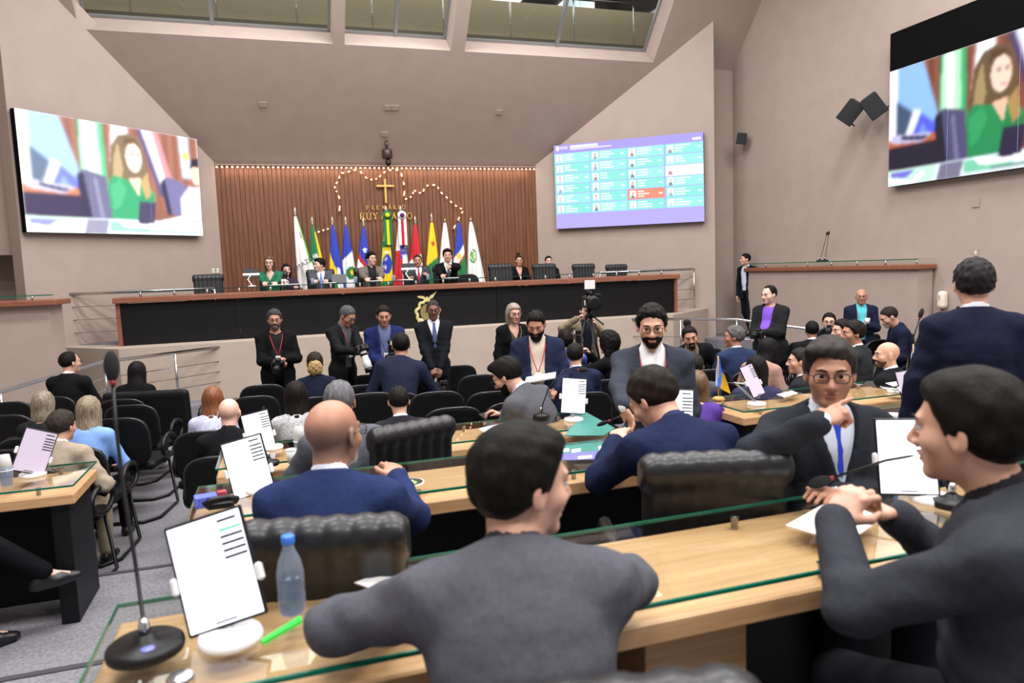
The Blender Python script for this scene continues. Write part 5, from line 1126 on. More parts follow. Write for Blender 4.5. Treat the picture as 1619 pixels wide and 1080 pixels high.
# ================================================================== people and chairs
CG = 'black visitor chairs in the audience'
def seat_for(P, label, kind='v', s=None):
    b = P['base']; h = P['h']; d = np.array([math.sin(rad(h)), math.cos(rad(h)), 0])
    if kind == 'v': return chair(b[0]-d[0]*.02, b[1]-d[1]*.02, h, b[2]*0+P['fl'], label, CG)
    return exec_chair(b[0]-d[0]*.06, b[1]-d[1]*.06, h, P['fl'], label)
def pers(label, px, py, D, chairlab=None, kind='v', floor=0., **k):
    P = person(label, px, py, D, floor, **k); P['fl'] = floor
    if chairlab: seat_for(P, chairlab, kind)
    return P
def DY(px, py, Y): return Y/ray(px, py)[1]
def w4(p): return (p[0], p[1], p[2], 1)
def pt(px, py, D): return w4(atD(px, py, D))
def onw(px, py, z): return w4(on(px, py, z))
def dirpx(a, b, dz=0):
    p = atD(a[0], a[1], 2.); q_ = atD(b[0], b[1], 2.+dz); return tuple(nrm(q_-p))
def camera_thing(p, d, label, white=False, flash=False, s=1.):
    """stills camera: body, grip hump, lens barrel with rings, optional flash"""
    d = nrm(d); q_ = Vector((0, -1, 0)).rotation_difference(Vector(d)); r = empty('photo_camera', tuple(p), label=label, cat='camera', group='press cameras'); r.rotation_mode = 'QUATERNION'; r.rotation_quaternion = q_
    ob('camera_body', MB().box((0, 0, 0), (.14*s, .07*s, .10*s), bev=.014), BLACKPL, r); ob('viewfinder', MB().box((0, 0, .062*s), (.06*s, .06*s, .035*s), bev=.01), BLACKPL, r); ob('grip', MB().box((-.06*s, -.035*s, -.005*s), (.035*s, .03*s, .085*s), bev=.01), BLACKPL, r)
    R_ = Matrix.Rotation(math.pi/2, 3, 'X'); L = .20 if white else .10
    ln = ob('lens_barrel', MB().lathe([(.034*s, .03*s), (.036*s, .05*s), (.036*s, (.02+L*.5)*s), (.042*s, (.03+L*.6)*s), (.043*s, (.03+L)*s), (.036*s, (.031+L)*s)], n=20, M=R_), WHITEPL if white else BLACKPL, r)
    ob('lens_ring', MB().lathe([(.0375*s, .06*s), (.0375*s, .085*s)], n=20, M=R_), BLACKPL, ln); ob('lens_glass', MB().lathe([(.034*s, (.031+L)*s), (.02*s, (.0325+L)*s)], n=16, M=R_), mat('lens_glass', '20242e', .05), ln)
    if white: ob('lens_hood', MB().lathe([(.044*s, (.02+L)*s), (.046*s, (.06+L)*s), (.04*s, (.06+L)*s)], n=20, M=R_), BLACKPL, ln)
    if flash: f_ = ob('flash_unit', MB().box((0, 0, .12*s), (.06*s, .045*s, .09*s), bev=.008).box((0, -.01, .20*s), (.075*s, .07*s, .05*s), bev=.008), BLACKPL, r); ob('flash_head', MB().box((0, -.046*s, .20*s), (.066*s, .004, .04*s)), WHITEPL, f_)
    return r
def towards(P, yaw=0, dz=0): a = rad(P['h']+yaw); return (math.sin(a), math.cos(a), dz)

# ---------------------------------------------------------------- near rows
K = 'near'
pers('man in dark grey suit seen from behind at the nearest desk, head turned right', 824, 676, 1.47, 'leather chair under the man in the dark grey suit', 'e', .45, h=12, lean=22, hy=-66, hp=6, la=(.26, 1.68, 1.285, 1), ra=(.66, 1.70, 1.285, 1), le=(-1, -.1, -.25), re=(1, -.1, -.25), lh='relax', rh='relax', sk='l', jacket='686974', shirt='34343a', pants='2c2d33', hair=('thick', '15130f'), q=.0062, fat=.25, noface=False)
pers('man in charcoal suit at far right, seen from behind with hands on papers', 1535, 590, 1.52, 'leather chair under the man in charcoal at far right', 'e', .45, h=-32, lean=14, hy=-10, hp=4, la=pt(1318, 822, 1.74), ra=pt(1412, 812, 1.82), le=(-1.2, 0, -.9), re=(.5, -.6, -.8), lh='hold', rh='hold', ld=dirpx((1300, 820), (1335, 780), .02), rd=dirpx((1440, 815), (1370, 790), 0), sk='l', jacket='44474f', shirt='14151a', collar=True, pants='202127', hair=('thick', '16130f'), q=.0062, fat=.35)
P = pers('man with dark framed glasses and blue tie pointing with one finger', 1312, 538, 2.62, None, 'e', .40, h=200, lean=2, hy=-18, hp=4, ra=pt(1296, 668, 2.36), rh='point', rd=dirpx((1300, 652), (1368, 616), .02), rn=(0, -.3, -1), re=(.9, -.4, -.6), la=pt(1328, 782, 2.42), le=(-.9, -.6, -.5), lh='relax', sk='m', jacket='33363e', shirt='ced6e4', tie='2f49c8', pants='24262c', hair=('side', '3b3836'), glasses='17171a', q=.0062, fat=.5, brow='221a15')
P = P; chair(P['base'][0]+.02, P['base'][1]+.02, -80, .40, 'low backed chair under the pointing man', 'low backed chair among the desks')
pers('bald man with white beard in royal blue jacket, seen from behind', 522, 632, 2.36, None, floor=.33, h=14, lean=14, hy=-28, hp=2, la=(.05, 2.95, 1.19, 1), ra=pt(628, 756, 2.8), le=(-1, -.2, -.6), re=(.7, -.6, -1), sk='m', jacket='2e3d6c', shirt='dfe4f2', pants='23305e', hair=('fringe', '5c5350'), beard=('goatee', 'b9b4ae'), glasses='333338', q=.0065, fat=.3)
exec_chair(.12, 2.24, 14, .33, 'puffy leather chair behind the bald man in royal blue')
pers('man in navy suit stooping over the desk with his head bowed', 1012, 590, 3.02, None, floor=.33, h=2, lean=30, hy=28, hp=36, la=pt(972, 700, 3.25), ra=(1.70, 3.06, 1.19, 1), le=(-1, -.5, -.9), re=(1, -.3, -.5), sk='l', jacket='263054', shirt='263054', pants='263054', hair=('wave', '2a201a'), q=.0065, fat=.15)
b = atZ(1128, 722, 1.40); exec_chair(b[0]+.10, b[1]+.31, 16, .33, 'leather chair with rolled top beside the stooping man in navy')
exec_chair(1.02, 1.05, 4, .45, 'leather chair under the near desk edge') if 0 else None
# standing near the middle
P = pers('standing bearded man with glasses, slate blazer and white shirt', 1030, 484, 4.0, floor=.17, mode='stand', h=206, lean=2, hy=-2, hp=10, ra=pt(985, 648, 3.62), rd=dirpx((985, 640), (1000, 665)), rh='relax', la='down', sk='l', jacket='474c59', shirt='f0f0f2', openj='open', pants='23242a', hair=('curl', '15120f'), beard=('short', '1a1410'), glasses='1b1b1e', lanyard='b5525e', q=.0075, fat=.15)
pers('standing man in dark navy suit with bushy grey black hair, back turned', 1541, 412, 3.5, floor=.33, mode='stand', h=36, lean=4, hy=0, la=(-.30, .06, .80), ra='down', sk='l', jacket='23273f', shirt='dfe0ea', pants='1e2238', hair=('curl', '2c2a2c'), q=.008, fat=.25)
P = pers('standing man with full black beard reading papers, navy blazer', 846, 494, 6.3, mode='stand', h=200, lean=2, hy=-6, hp=24, ra='papers', la='papers', rh='hold', lh='hold', sk='m', jacket='2b3350', shirt='cdbcae', openj='open', pants='1c1d24', hair=('short', '16120f'), beard=('full', '120e0c'), lanyard='c0303a', q=.0085, fat=.45)
c_ = P['C']((-.02, .30, -.01)); o = bx('paper_stack', (0, 0, 0), (.26, .18, .012), PAPER, label='sheaf of papers held by the man with the full black beard', cat='paper'); o.location = tuple(c_); o.rotation_euler = (rad(-6), rad(9), rad(-205))
P = pers('man in grey suit leaning sideways over his phone', 790, 570, 5.5, 'visitor chair of the man leaning over his phone', h=-38, lean=30, side=-4, hy=10, hp=30, la=(-.02, .52, .74), ra=(.10, .50, .80), lh='hold', rh='hold', sk='l', jacket='6a6b72', shirt='d7d9ea', pants='2b2c33', hair=('quiff', '17120f'), beard=('short', '1a1512'), glasses='2a2a2e', q=.0085)
c_ = P['hands'][0]+np.array([0, 0, .03]); o = bx('mobile_phone', (0, 0, 0), (.075, .15, .009), BLACKPL, label='dark mobile phone in the hand of the man in grey', cat='phone', bev=.003); o.location = tuple(c_); o.rotation_euler = (rad(25), 0, rad(38))
sheet('paper_sheet', [(824, 605), (836, 612), (855, 612), (838, 619)], .86, PAPER, 'white sheet hanging beside the man in grey leaning over his phone')
bpy.data.objects[-1:] if 0 else None
pers('grey haired man in light grey suit behind the bald man in royal blue', 535, 603, 3.95, None, floor=.17, h=-8, lean=12, hy=-24, la='desk', ra='desk', sk='m', jacket='70757f', shirt='dcdce2', pants='3c3f48', hair=('short', '77777c'), q=.0095)
b = atZ(615, 680, 1.22); exec_chair(b[0]+.02, b[1]+.30, -20, .17, 'empty leather chair between the two grey haired and bald men')

# ---------------------------------------------------------------- left block
pers('woman with streaked blonde hair in a black top on the left', 68, 620, 5.95, 'visitor chair of the woman with streaked blonde hair', h=4, fem=True, lean=8, hp=10, jacket=None, shirt='16171b', collar=False, sk='l', hair=('lob', '4a3f35', 'a3967e'), noface=True, q=.011)
pers('woman in bright blue blouse with long streaked hair', 140, 628, 5.55, 'visitor chair of the woman in the bright blue blouse', h=8, fem=True, lean=9, hp=10, jacket=None, shirt='7fa6e6', collar=False, sk='l', hair=('long', '54483c', 'a8957a'), noface=True, q=.0105)
pers('man in beige jacket with tousled dark hair on the left', 97, 650, 5.0, 'visitor chair of the man in the beige jacket', h=14, lean=12, hy=-14, hp=6, sk='l', jacket='cbbba6', shirt='e4e0da', pants='b9a98f', hair=('wave', '3b332d'), q=.0095, la='armrest', ra=(.24, .30, .70))
pers('man in black suit with glasses by the ramp railing', 108, 557, 7.9, 'visitor chair of the man in black by the ramp railing', h=18, hy=-32, sk='l', jacket='1c1d20', hair=('recede', '17130f'), glasses='333333', q=.011)
pers('woman with long straight black hair by the ramp railing', 217, 573, 7.7, 'visitor chair of the woman with long black hair by the railing', h=12, fem=True, lean=14, hp=14, jacket='17171a', shirt=None, sk='l', hair=('long', '1b1519'), noface=True, q=.011, shoe='e6e6e6')
pers('red haired woman in a checked blue blouse', 336, 613, 6.0, 'visitor chair of the red haired woman', h=6, fem=True, lean=12, hp=14, jacket=None, shirt='6a74b4', strip=True, collar=False, sk='l', hair=('long', '5e3018', '8e552c'), noface=True, q=.0105)
pers('bald man in black jacket before the red haired woman', 361, 630, 5.15, 'visitor chair of the bald man in black', h=8, lean=10, hp=6, la='lap', ra='desk', sk='p', jacket='1e1f22', shirt='1a1a1c', pants='191a1d', hair=None, q=.009)
pers('woman with long dark hair in a black and white patterned blouse', 467, 605, 5.6, 'visitor chair of the woman in the patterned blouse', h=4, fem=True, lean=10, hp=12, jacket=None, shirt='2a2a2e', strip=True, collar=False, sk='l', hair=('long', '1d1614'), noface=True, q=.0105)
pers('woman with curly blonde hair gathered in a clip, navy jacket', 497, 557, 7.3, 'visitor chair of the woman with the curly blonde hair', h=4, fem=True, lean=8, jacket='20263c', shirt=None, sk='l', hair=('short', '33261c'), bunc=('6a5232', 'c0a56a'), noface=True, q=.011)
pers('man in dark suit with short black hair before the empty chairs', 629, 612, 5.35, 'visitor chair of the man with short black hair', h=2, lean=8, hp=8, sk='l', jacket='34343a', shirt='e0e0e4', hair=('short', '1b1918'), noface=True, q=.0095)
pers('man in dark blue suit bending towards the press photographers', 633, 527, 7.5, 'visitor chair of the man bending towards the photographers', h=10, lean=22, side=6, hy=8, sk='m', jacket='2b304a', hair=('short', '15120f'), noface=True, q=.011, ra=(.25, .45, .72))
# legs of a woman sitting beyond the left edge
pers('woman in black trousers and heels with crossed legs at far left', 0, 0, 0, None, floor=.17, base=(-2.02, 3.98, .17), h=62, fem=True, jacket='17171a', shirt='e6e6ea', sk='p', hair=('long', '2a1d16'), pants='16161a', legs=[((-.10, .44, .50), (-.08, .42, .085)), ((-.06, .50, .60), (.02, .88, .36))], q=.010) if 0 else None
Pw = person('woman in black trousers and heels with crossed legs at far left', base=(-1.98, 4.02, .17), h=66, fem=True, jacket='17171a', shirt='e6e6ea', sk='p', hair=('long', '2a1d16'), pants='16161a', shoe='1a1a1e', legs=[((-.10, .44, .50), (-.08, .46, .085)), ((-.07, .46, .64), (-.02, .76, .34))], q=.010)
Pw['fl'] = .17; seat_for(Pw, 'visitor chair of the woman with crossed legs at far left')

# ---------------------------------------------------------------- photographers and people standing before the dais
P = pers('grey bearded photographer in a long black coat with a red lanyard', 433, 490, 8.5, mode='stand', h=176, lean=1, hy=-4, hp=6, la='cam', ra=(.02, .29, 1.10), lh='hold', rh='hold', sk='m', jacket='17181a', shirt='141416', collar=False, openj='open', skirt=.22, hair=('wave', '454347'), beard=('short', '5e5a57'), glasses='3a3a3c', lanyard='c0404c', q=.0105, fat=.3)
camera_thing(P['W']((.01, .36, 1.08)), towards(P, 25, -.55), 'black camera held low by the photographer in the long coat')
P = pers('grey haired photographer in a black blazer looking down at his camera', 554, 486, 8.6, mode='stand', h=142, lean=5, hy=6, hp=32, la=pt(572, 553, 8.36), ra=pt(566, 556, 8.32), lh='hold', rh='hold', sk='m', jacket='202124', shirt='494e55', openj='open', hair=('short', '5c5c60'), lanyard='c0404c', glasses='333333', q=.0105)
camera_thing(atD(572, 551, 8.26), (.25, -.35, -1.0), 'camera with long white lens pointing down', white=True, s=1.1)
P = pers('photographer in royal blue blazer and striped shirt', 606, 484, 8.35, mode='stand', h=184, lean=2, hp=12, la=(-.02, .28, 1.08), ra=(.04, .28, 1.07), lh='hold', rh='hold', sk='m', jacket='26306a', shirt='5a6488', openj='open', hair=('short', '17130f'), lanyard='30354a', q=.0105, fat=.25)
camera_thing(P['W']((-.04, .33, 1.10)), towards(P, -20, -.2), 'black camera with white topped flash held by the photographer in blue', flash=True)
P = pers('smiling man in black suit and striped tie before the crest', 684, 475, 8.8, mode='stand', h=188, lean=1, hp=6, la='clasp', ra=(.05, .25, .86), lh='relax', rh='fist', sk='d', jacket='202227', shirt='e6e8ee', tie='4a5680', hair=('crop', '3a3634'), glasses='2a1c1c', q=.0105)
camera_thing(P['W']((-.06, .30, .72)), (0, -.2, -1), 'black camera hanging from the hands of the smiling man', s=.8)
pers('woman in black cardigan with ash blonde hair and glasses, standing', 812, 481, 8.5, mode='stand', fem=True, h=176, hp=6, sk='l', jacket='17171a', shirt='1a1a1d', vneck=True, collar=False, openj='open', hair=('lob', '6a5f55', 'a89a88'), glasses='4a2a20', lanyard='6f7a58', q=.0105, la='down', ra='down')
# video cameraman with tripod
P = pers('cameraman in khaki vest and black shirt working the video camera', 926, 478, 9.3, mode='stand', h=192, lean=4, hp=2, ra=(.18, .32, 1.50), la=(-.10, .30, 1.38), rh='hold', lh='hold', re=(1, -.3, -.6), sk='p', jacket='a9987f', shirt='1b1e30', sleeve=False, openj='open', hair=('short', '17130f'), q=.0105)
vb = P['W']((.03, .42, 0)); vc = empty('video_camera', (vb[0], vb[1], 1.60), -rad(P['h']), label='black video camera with a small white screen on top', cat='video camera')
ob('camera_body', MB().box((0, .05, 0), (.14, .34, .16), bev=.02), BLACKPL, vc); ob('lens', MB().lathe([(.055, .2), (.06, .30), (.075, .31), (.075, .36), (.06, .361)], n=20, M=Matrix.Rotation(-math.pi/2, 3, 'X')), BLACKPL, vc); ob('carry_handle', MB().tube([(0, -.08, .07), (0, -.08, .13), (0, .14, .13), (0, .14, .07)], .014, 7), BLACKPL, vc); ob('monitor', MB().box((.0, .06, .22), (.14, .03, .12), bev=.006), BLACKPL, vc); ob('monitor_back', MB().box((.0, .077, .22), (.13, .004, .11)), WHITEPL, vc); ob('microphone', MB().tube([(-.10, .0, .09), (-.10, .26, .09)], .02, 8), FOAM, vc); ob('side_plate', MB().box((.072, .1, 0), (.006, .06, .06)), WHITEPL, vc)
tpd = empty('tripod', (vb[0], vb[1], 0), label='black tripod under the video camera', cat='tripod')
ob('head', MB().lathe([(.05, 1.40), (.05, 1.44), (.03, 1.46), (.045, 1.51)], n=14), BLACKPL, tpd); ob('pan_bar', MB().tube([(0, 0, 1.46), (.05, -.3, 1.34)], .011, 6), BLACKPL, tpd)
for k_ in range(3):
    a = 2*math.pi*k_/3+.5; ob('leg', MB().tube([(.04*math.cos(a), .04*math.sin(a), 1.40), (.22*math.cos(a), .22*math.sin(a), .75), (.42*math.cos(a), .42*math.sin(a), .0)], [.017, .015, .011], 7), BLACKPL, tpd)
P = pers('woman with very long dark hair lifting a camera with flash', 962, 527, 7.9, 'visitor chair of the woman lifting the camera', fem=True, h=-30, jacket='141416', shirt=None, la=(-.20, .34, 1.10), ra=(.02, .34, 1.08), lh='hold', rh='hold', sk='p', hair=('afro', '161012'), noface=True, q=.011)
camera_thing(P['W']((-.10, .40, 1.14)), towards(P, -50), 'black camera with tall flash beside the long dark hair', flash=True)
pers('man in bright blue shirt partly behind the bearded man', 894, 523, 8.3, 'visitor chair of the man in the bright blue shirt', h=10, jacket=None, shirt='3d55b4', sk='l', hair=('full', '17110f'), noface=True, q=.011)
pers('man in navy suit with thinning dark hair behind the white tablet', 909, 543, 7.0, 'visitor chair of the man with thinning dark hair', h=6, hy=-30, lean=8, jacket='2b3250', sk='l', hair=('recede', '221c18'), beard=('short', '1c1613'), q=.0105)

# ---------------------------------------------------------------- right block
pers('man with hair tied in a bun leaning forward, black jacket', 1088, 517, 8.3, None, h=200, lean=34, side=8, hy=-6, hp=8, hr=10, sk='m', jacket='1b1c20', shirt='8b8068', openj='v', hair=('bun', '1a1513'), beard=('goatee', '1a1310'), q=.0105)
pers('grey haired man in blue suit smiling to the left', 1161, 516, 7.9, 'visitor chair of the man in the blue suit', h=6, hy=62, lean=4, sk='m', jacket='36456c', hair=('wave', '6d6a6a'), glasses='3a3a3e', q=.0105)
pers('man in light grey suit behind the standing man with glasses', 1098, 560, 6.4, 'visitor chair of the man in light grey', h=28, sk='m', jacket='60646e', hair=('short', '2a2826'), noface=True, q=.011)
pers('woman with brown wavy hair in a purple top', 1102, 588, 5.55, 'visitor chair of the woman in the purple top', fem=True, h=26, jacket=None, shirt='5a3a94', collar=False, sk='l', hair=('long', '4a3526', '7a5a3c'), noface=True, q=.011, lean=14)
pers('woman with sleek black hair behind the small desk flag', 1196, 564, 5.95, 'visitor chair of the woman with sleek black hair', fem=True, h=32, jacket=None, shirt='2b2c4c', collar=False, sk='l', hair=('long', '141014'), noface=True, q=.0105, lean=10)
pers('woman with black hair in a peach jacket bending forward', 1218, 537, 7.2, 'visitor chair of the woman in the peach jacket', fem=True, h=70, lean=22, hp=24, jacket='c99f8e', shirt=None, sk='l', hair=('long', '17131a'), noface=True, q=.011)
pers('man in dark suit with cropped hair looking left, behind the pointing man', 1266, 551, 6.25, 'visitor chair of the man with cropped hair', h=-30, hy=30, sk='l', jacket='2c2e35', shirt='dfe2ea', hair=('short', '2a2725'), q=.0105)
P = pers('smiling photographer in a black jacket and purple T-shirt', 1216, 452, 9.4, mode='stand', h=238, lean=-2, hy=-24, hp=4, la=(-.02, .30, 1.12), ra=(.04, .30, 1.08), lh='hold', rh='hold', sk='p', jacket='2a2b2e', shirt='7a4fc0', collar=False, openj='open', skirt=.08, pants='17171a', hair=('recede', '17120f'), q=.0105, fat=.9)
camera_thing(P['W']((.0, .40, 1.10)), towards(P, 15), 'black camera held by the photographer in the purple T-shirt')
pers('man in dark jacket walking through the side passage', 1179, 401, 15.15, floor=.45, mode='stand', h=256, hy=-26, sk='l', jacket='20232c', shirt='cfd8ec', openj='open', pants='1a1d26', hair=('short', '17130f'), q=.012, legs=[((-.10, .10, .50), (-.11, .06, .085)), ((.10, -.02, .50), (.11, -.22, .10))])
pers('man with close cropped black hair, back of head, right of the rail', 1284, 508, 8.9, 'visitor chair of the man with close cropped hair', h=30, sk='t', jacket='1c1d21', hair=('short', '131112'), noface=True, q=.011)
P = pers('bearded photographer with glasses aiming a camera', 1311, 495, 9.3, 'visitor chair of the bearded photographer with glasses', h=222, lean=8, la=(-.06, .30, 1.10), ra=(.08, .30, 1.10), lh='hold', rh='hold', sk='l', jacket='1f2230', shirt='2a2f45', hair=('short', '17120f'), beard=('short', '17120f'), glasses='26262a', q=.0105)
camera_thing(P['W']((.0, .38, 1.12)), towards(P, 5), 'black camera aimed by the bearded photographer with glasses')
pers('dark haired man in profile beside the bearded photographer', 1332, 506, 7.9, 'visitor chair of the dark haired man in profile', h=-40, hy=40, sk='l', jacket='25262b', hair=('wave', '1c1714'), q=.0105)
pers('man in dark grey jacket with swept dark hair in profile', 1350, 508, 7.25, 'visitor chair of the man with swept dark hair', h=-30, hy=42, sk='m', jacket='3a3d40', hair=('wave', '211c19'), q=.0105)
P = pers('bald man in turquoise shirt and navy blazer standing with a cup', 1362, 457, 10.3, mode='stand', h=216, hp=2, hy=-4, la=(-.04, .27, 1.16), ra='down', lh='hold', sk='m', jacket='222a44', shirt='55c4cf', openj='open', hair=None, glasses='55524e', lanyard='b04a50', q=.0105, fat=.7)
cp = P['W']((-.05, .33, 1.19)); cup(0, 0, 0, 'white cup in the hand of the bald man in turquoise', .035, .075, x=tuple(cp))
pers('young man in navy jacket with faded haircut bowing his head', 1400, 487, 9.2, 'visitor chair of the young man with the faded haircut', h=-60, lean=16, hy=10, hp=26, sk='l', jacket='20263f', shirt='20263f', hair=('crop', '2c2420'), q=.0105)
pers('bald bearded man in black suit looking left', 1404, 541, 6.3, 'visitor chair of the bald bearded man', h=-20, hy=44, sk='l', jacket='202126', shirt='e6e6ea', hair=None, beard=('stubble', '6a5140'), q=.0095)
pers('man with short black hair beside the shoulder of the standing man', 1487, 494, 8.0, 'visitor chair beside the shoulder of the standing man', h=-30, hy=40, sk='m', jacket='22242b', hair=('crop', '1a1716'), q=.0105)

# ---------------------------------------------------------------- people at the podium
ZD = LEDGE+.012
def pod_person(label, px, py, Y, chl=None, kind='e', **k): return pers(label, px, py, DY(px, py, Y), chl, kind, ZD, **k)
def at_table(px, py, up=.02): p = atY(px, py, 13.02); return (p[0], 13.02, 1.93+up, 1)
pod_person('woman in green blouse with long brown hair and glasses at the podium', 425, 405, 13.55, 'leather chair of the woman in green', h=186, fem=True, hp=4, jacket=None, shirt='1f6a4c', vneck=True, sk='p', hair=('long', '3f2a20', '6a4a34'), glasses='2a1a1a', la=at_table(436, 450), ra=at_table(418, 452), q=.0115)
pod_person('woman in purple half hidden behind the woman in green', 452, 418, 14.15, 'small black chair of the woman in purple', 'v', h=170, fem=True, jacket=None, shirt='3a2740', collar=False, sk='p', hair=('long', '1c1414'), q=.012, la=(-.12, .45, .86), s=.93)
pod_person('young man in grey suit and blue tie turning his head left', 505, 409, 13.6, 'leather chair of the young man in grey', h=182, hy=-58, sk='p', jacket='61646e', shirt='dfe4f2', tie='6f86c8', hair=('side', '17110f'), la=at_table(516, 448), ra=at_table(498, 449), q=.0115)
pod_person('man in taupe blazer and black shirt with glasses at the podium', 586, 399, 13.6, 'leather chair of the man in the taupe blazer', h=176, hy=22, sk='p', jacket='8c8078', shirt='1d1d20', openj='open', hair=('side', '120e0d'), glasses='2a2a2a', la=at_table(602, 446), ra=at_table(580, 446), q=.0115)
pod_person('man in slate suit and red tie in the high chair at the podium centre', 660, 403, 13.6, 'tall leather chair of the man with the red tie', h=184, hy=-6, sk='m', jacket='4a4e5c', shirt='e3e5ee', tie='b4384c', hair=('crop', '2a2320'), la=at_table(674, 444, .08), ra=at_table(650, 446), q=.0115)
P = pod_person('man in black suit resting his chin on his hand at the podium', 707, 394, 13.6, 'leather chair of the man resting his chin', h=186, lean=8, hy=-4, sk='l', jacket='17181b', shirt='e6e8ee', tie='4a5058', hair=('side', '17110f'), la=at_table(710, 442, .20), ra=at_table(700, 443), q=.0115, lh='fist')
pod_person('woman with glasses and dark jacket by the empty podium chair', 820, 404, 14.7, 'small black chair of the woman by the empty podium chair', 'v', h=188, fem=True, sk='l', jacket='17171b', shirt='b97b78', vneck=True, collar=False, hair=('bun', '2a211d'), glasses='26262a', q=.012, s=.95)
pod_person('person with dark hair peering over an empty podium chair', 867, 405, 14.6, 'small black chair of the person peering over', 'v', h=190, sk='p', jacket='1c1d22', hair=('short', '17120f'), q=.012, s=.95)
for (x, y, h_, lb) in ((328, 434, 176, 'empty leather chair at the left end of the podium'), (797, 417, 182, 'empty leather chair left of the seated woman with glasses'), (867, 417, 183, 'empty leather chair before the peering person'), (929, 417, 186, 'empty leather chair near the right end of the podium, left of two'), (981, 418, 188, 'empty leather chair at the right end of the podium')):
    p = atY(x, y, 13.45); exec_chair(p[0], 13.45+.0, h_, ZD, lb, 'empty leather chairs at the podium', s=(p[2]-ZD)/1.08)
p = atY(745, 431, 13.5); chair(p[0], 13.5, 176, ZD, 'round backed black chair beside the rightmost flag', 'plain chairs on the dais')
# things on the podium
GT = LEDGE+.842
def pod_tablet(px, label, kind=0):
    x = atY(px, 448, 12.95)[0]; r = empty('tablet_stand', (x, 12.95, GT), label=label, cat='tablet', group='tablets on the podium')
    ob('stand_base', MB().lathe([(.07, 0), (.07, .012), (.02, .02)], n=18), LACQ, r); ob('stand_arm', MB().tube([(0, 0, .02), (-.06, .03, .12), (0, .05, .20)], .012, 6), LACQ, r)
    ob('tablet', MB().box((0, .06, .22), (.25, .012, .17), rot=Matrix.Rotation(rad(-20), 3, 'X'), bev=.004), BLACKPL, r); ob('clamp', MB().box((0, .05, .20), (.27, .03, .04), rot=Matrix.Rotation(rad(-20), 3, 'X'), bev=.006), LACQ, r)
pod_tablet(398, 'white tablet stand at the left of the woman in green'); pod_tablet(648, 'white tablet stand before the man with the red tie')
x = atY(536, 446, 13.0)[0]; lpt = empty('tablet', (x, 12.98, GT), label='dark grey folded tablet propped on the podium', cat='tablet'); ob('cover', MB().box((0, 0, .075), (.25, .012, .16), rot=Matrix.Rotation(rad(-18), 3, 'X'), bev=.004), mat('dark_grey_case', '4d5055', .5), lpt); ob('keyboard', MB().box((0, .1, .006), (.25, .16, .01), bev=.003), BLACKPL, lpt)
for (px, lb) in ((436, 'tilted white document before the woman in green'), (463, 'white papers under the hand of the woman in purple'), (520, 'white papers before the young man in grey'), (592, 'white papers before the man in taupe'), (640, 'white folder left of the man with the red tie'), (712, 'white paper before the man resting his chin')):
    x = atY(px, 450, 12.9)[0]; o = bx('paper_sheet', (0, 0, 0), (.21, .28, .008), PAPER, label=lb, cat='paper', group='papers on the podium'); o.location = (x, 12.86, GT+.012); o.rotation_euler = (0, 0, rad(px % 23-10))
for (px, lb) in ((494, 'drinking glass before the young man in grey'), (562, 'drinking glass left of the man in taupe'), (622, 'drinking glass right of the man in taupe'), (676, 'drinking glass right of the man with the red tie')):
    x = atY(px, 448, 12.8)[0]; g_ = empty('drinking_glass', (x, 12.75, GT), label=lb, cat='glass', group='glasses on the podium'); ob('bowl', MB().lathe([(.028, 0), (.034, .10), (.031, .10), (.025, .008)], n=16), BODY, g_); ob('foot', MB().lathe([(.03, -.0), (.03, .006)], n=16), BODY, g_)
x = atY(449, 450, 12.85)[0]; mg = empty('mug', (x, 12.80, GT), label='white mug with a red print beside the woman in green', cat='mug'); ob('cup_wall', MB().lathe([(.04, 0), (.042, .1), (.037, .1), (.036, .01)], n=18), WHITEPL, mg); ob('printed_mark', MB().box((0, -.041, .05), (.04, .004, .05)), mat('red_print', 'b2405a', .5), mg); ob('handle', MB().tube([(.04, 0, .08), (.068, 0, .07), (.066, 0, .03), (.04, 0, .02)], .007, 6), WHITEPL, mg)

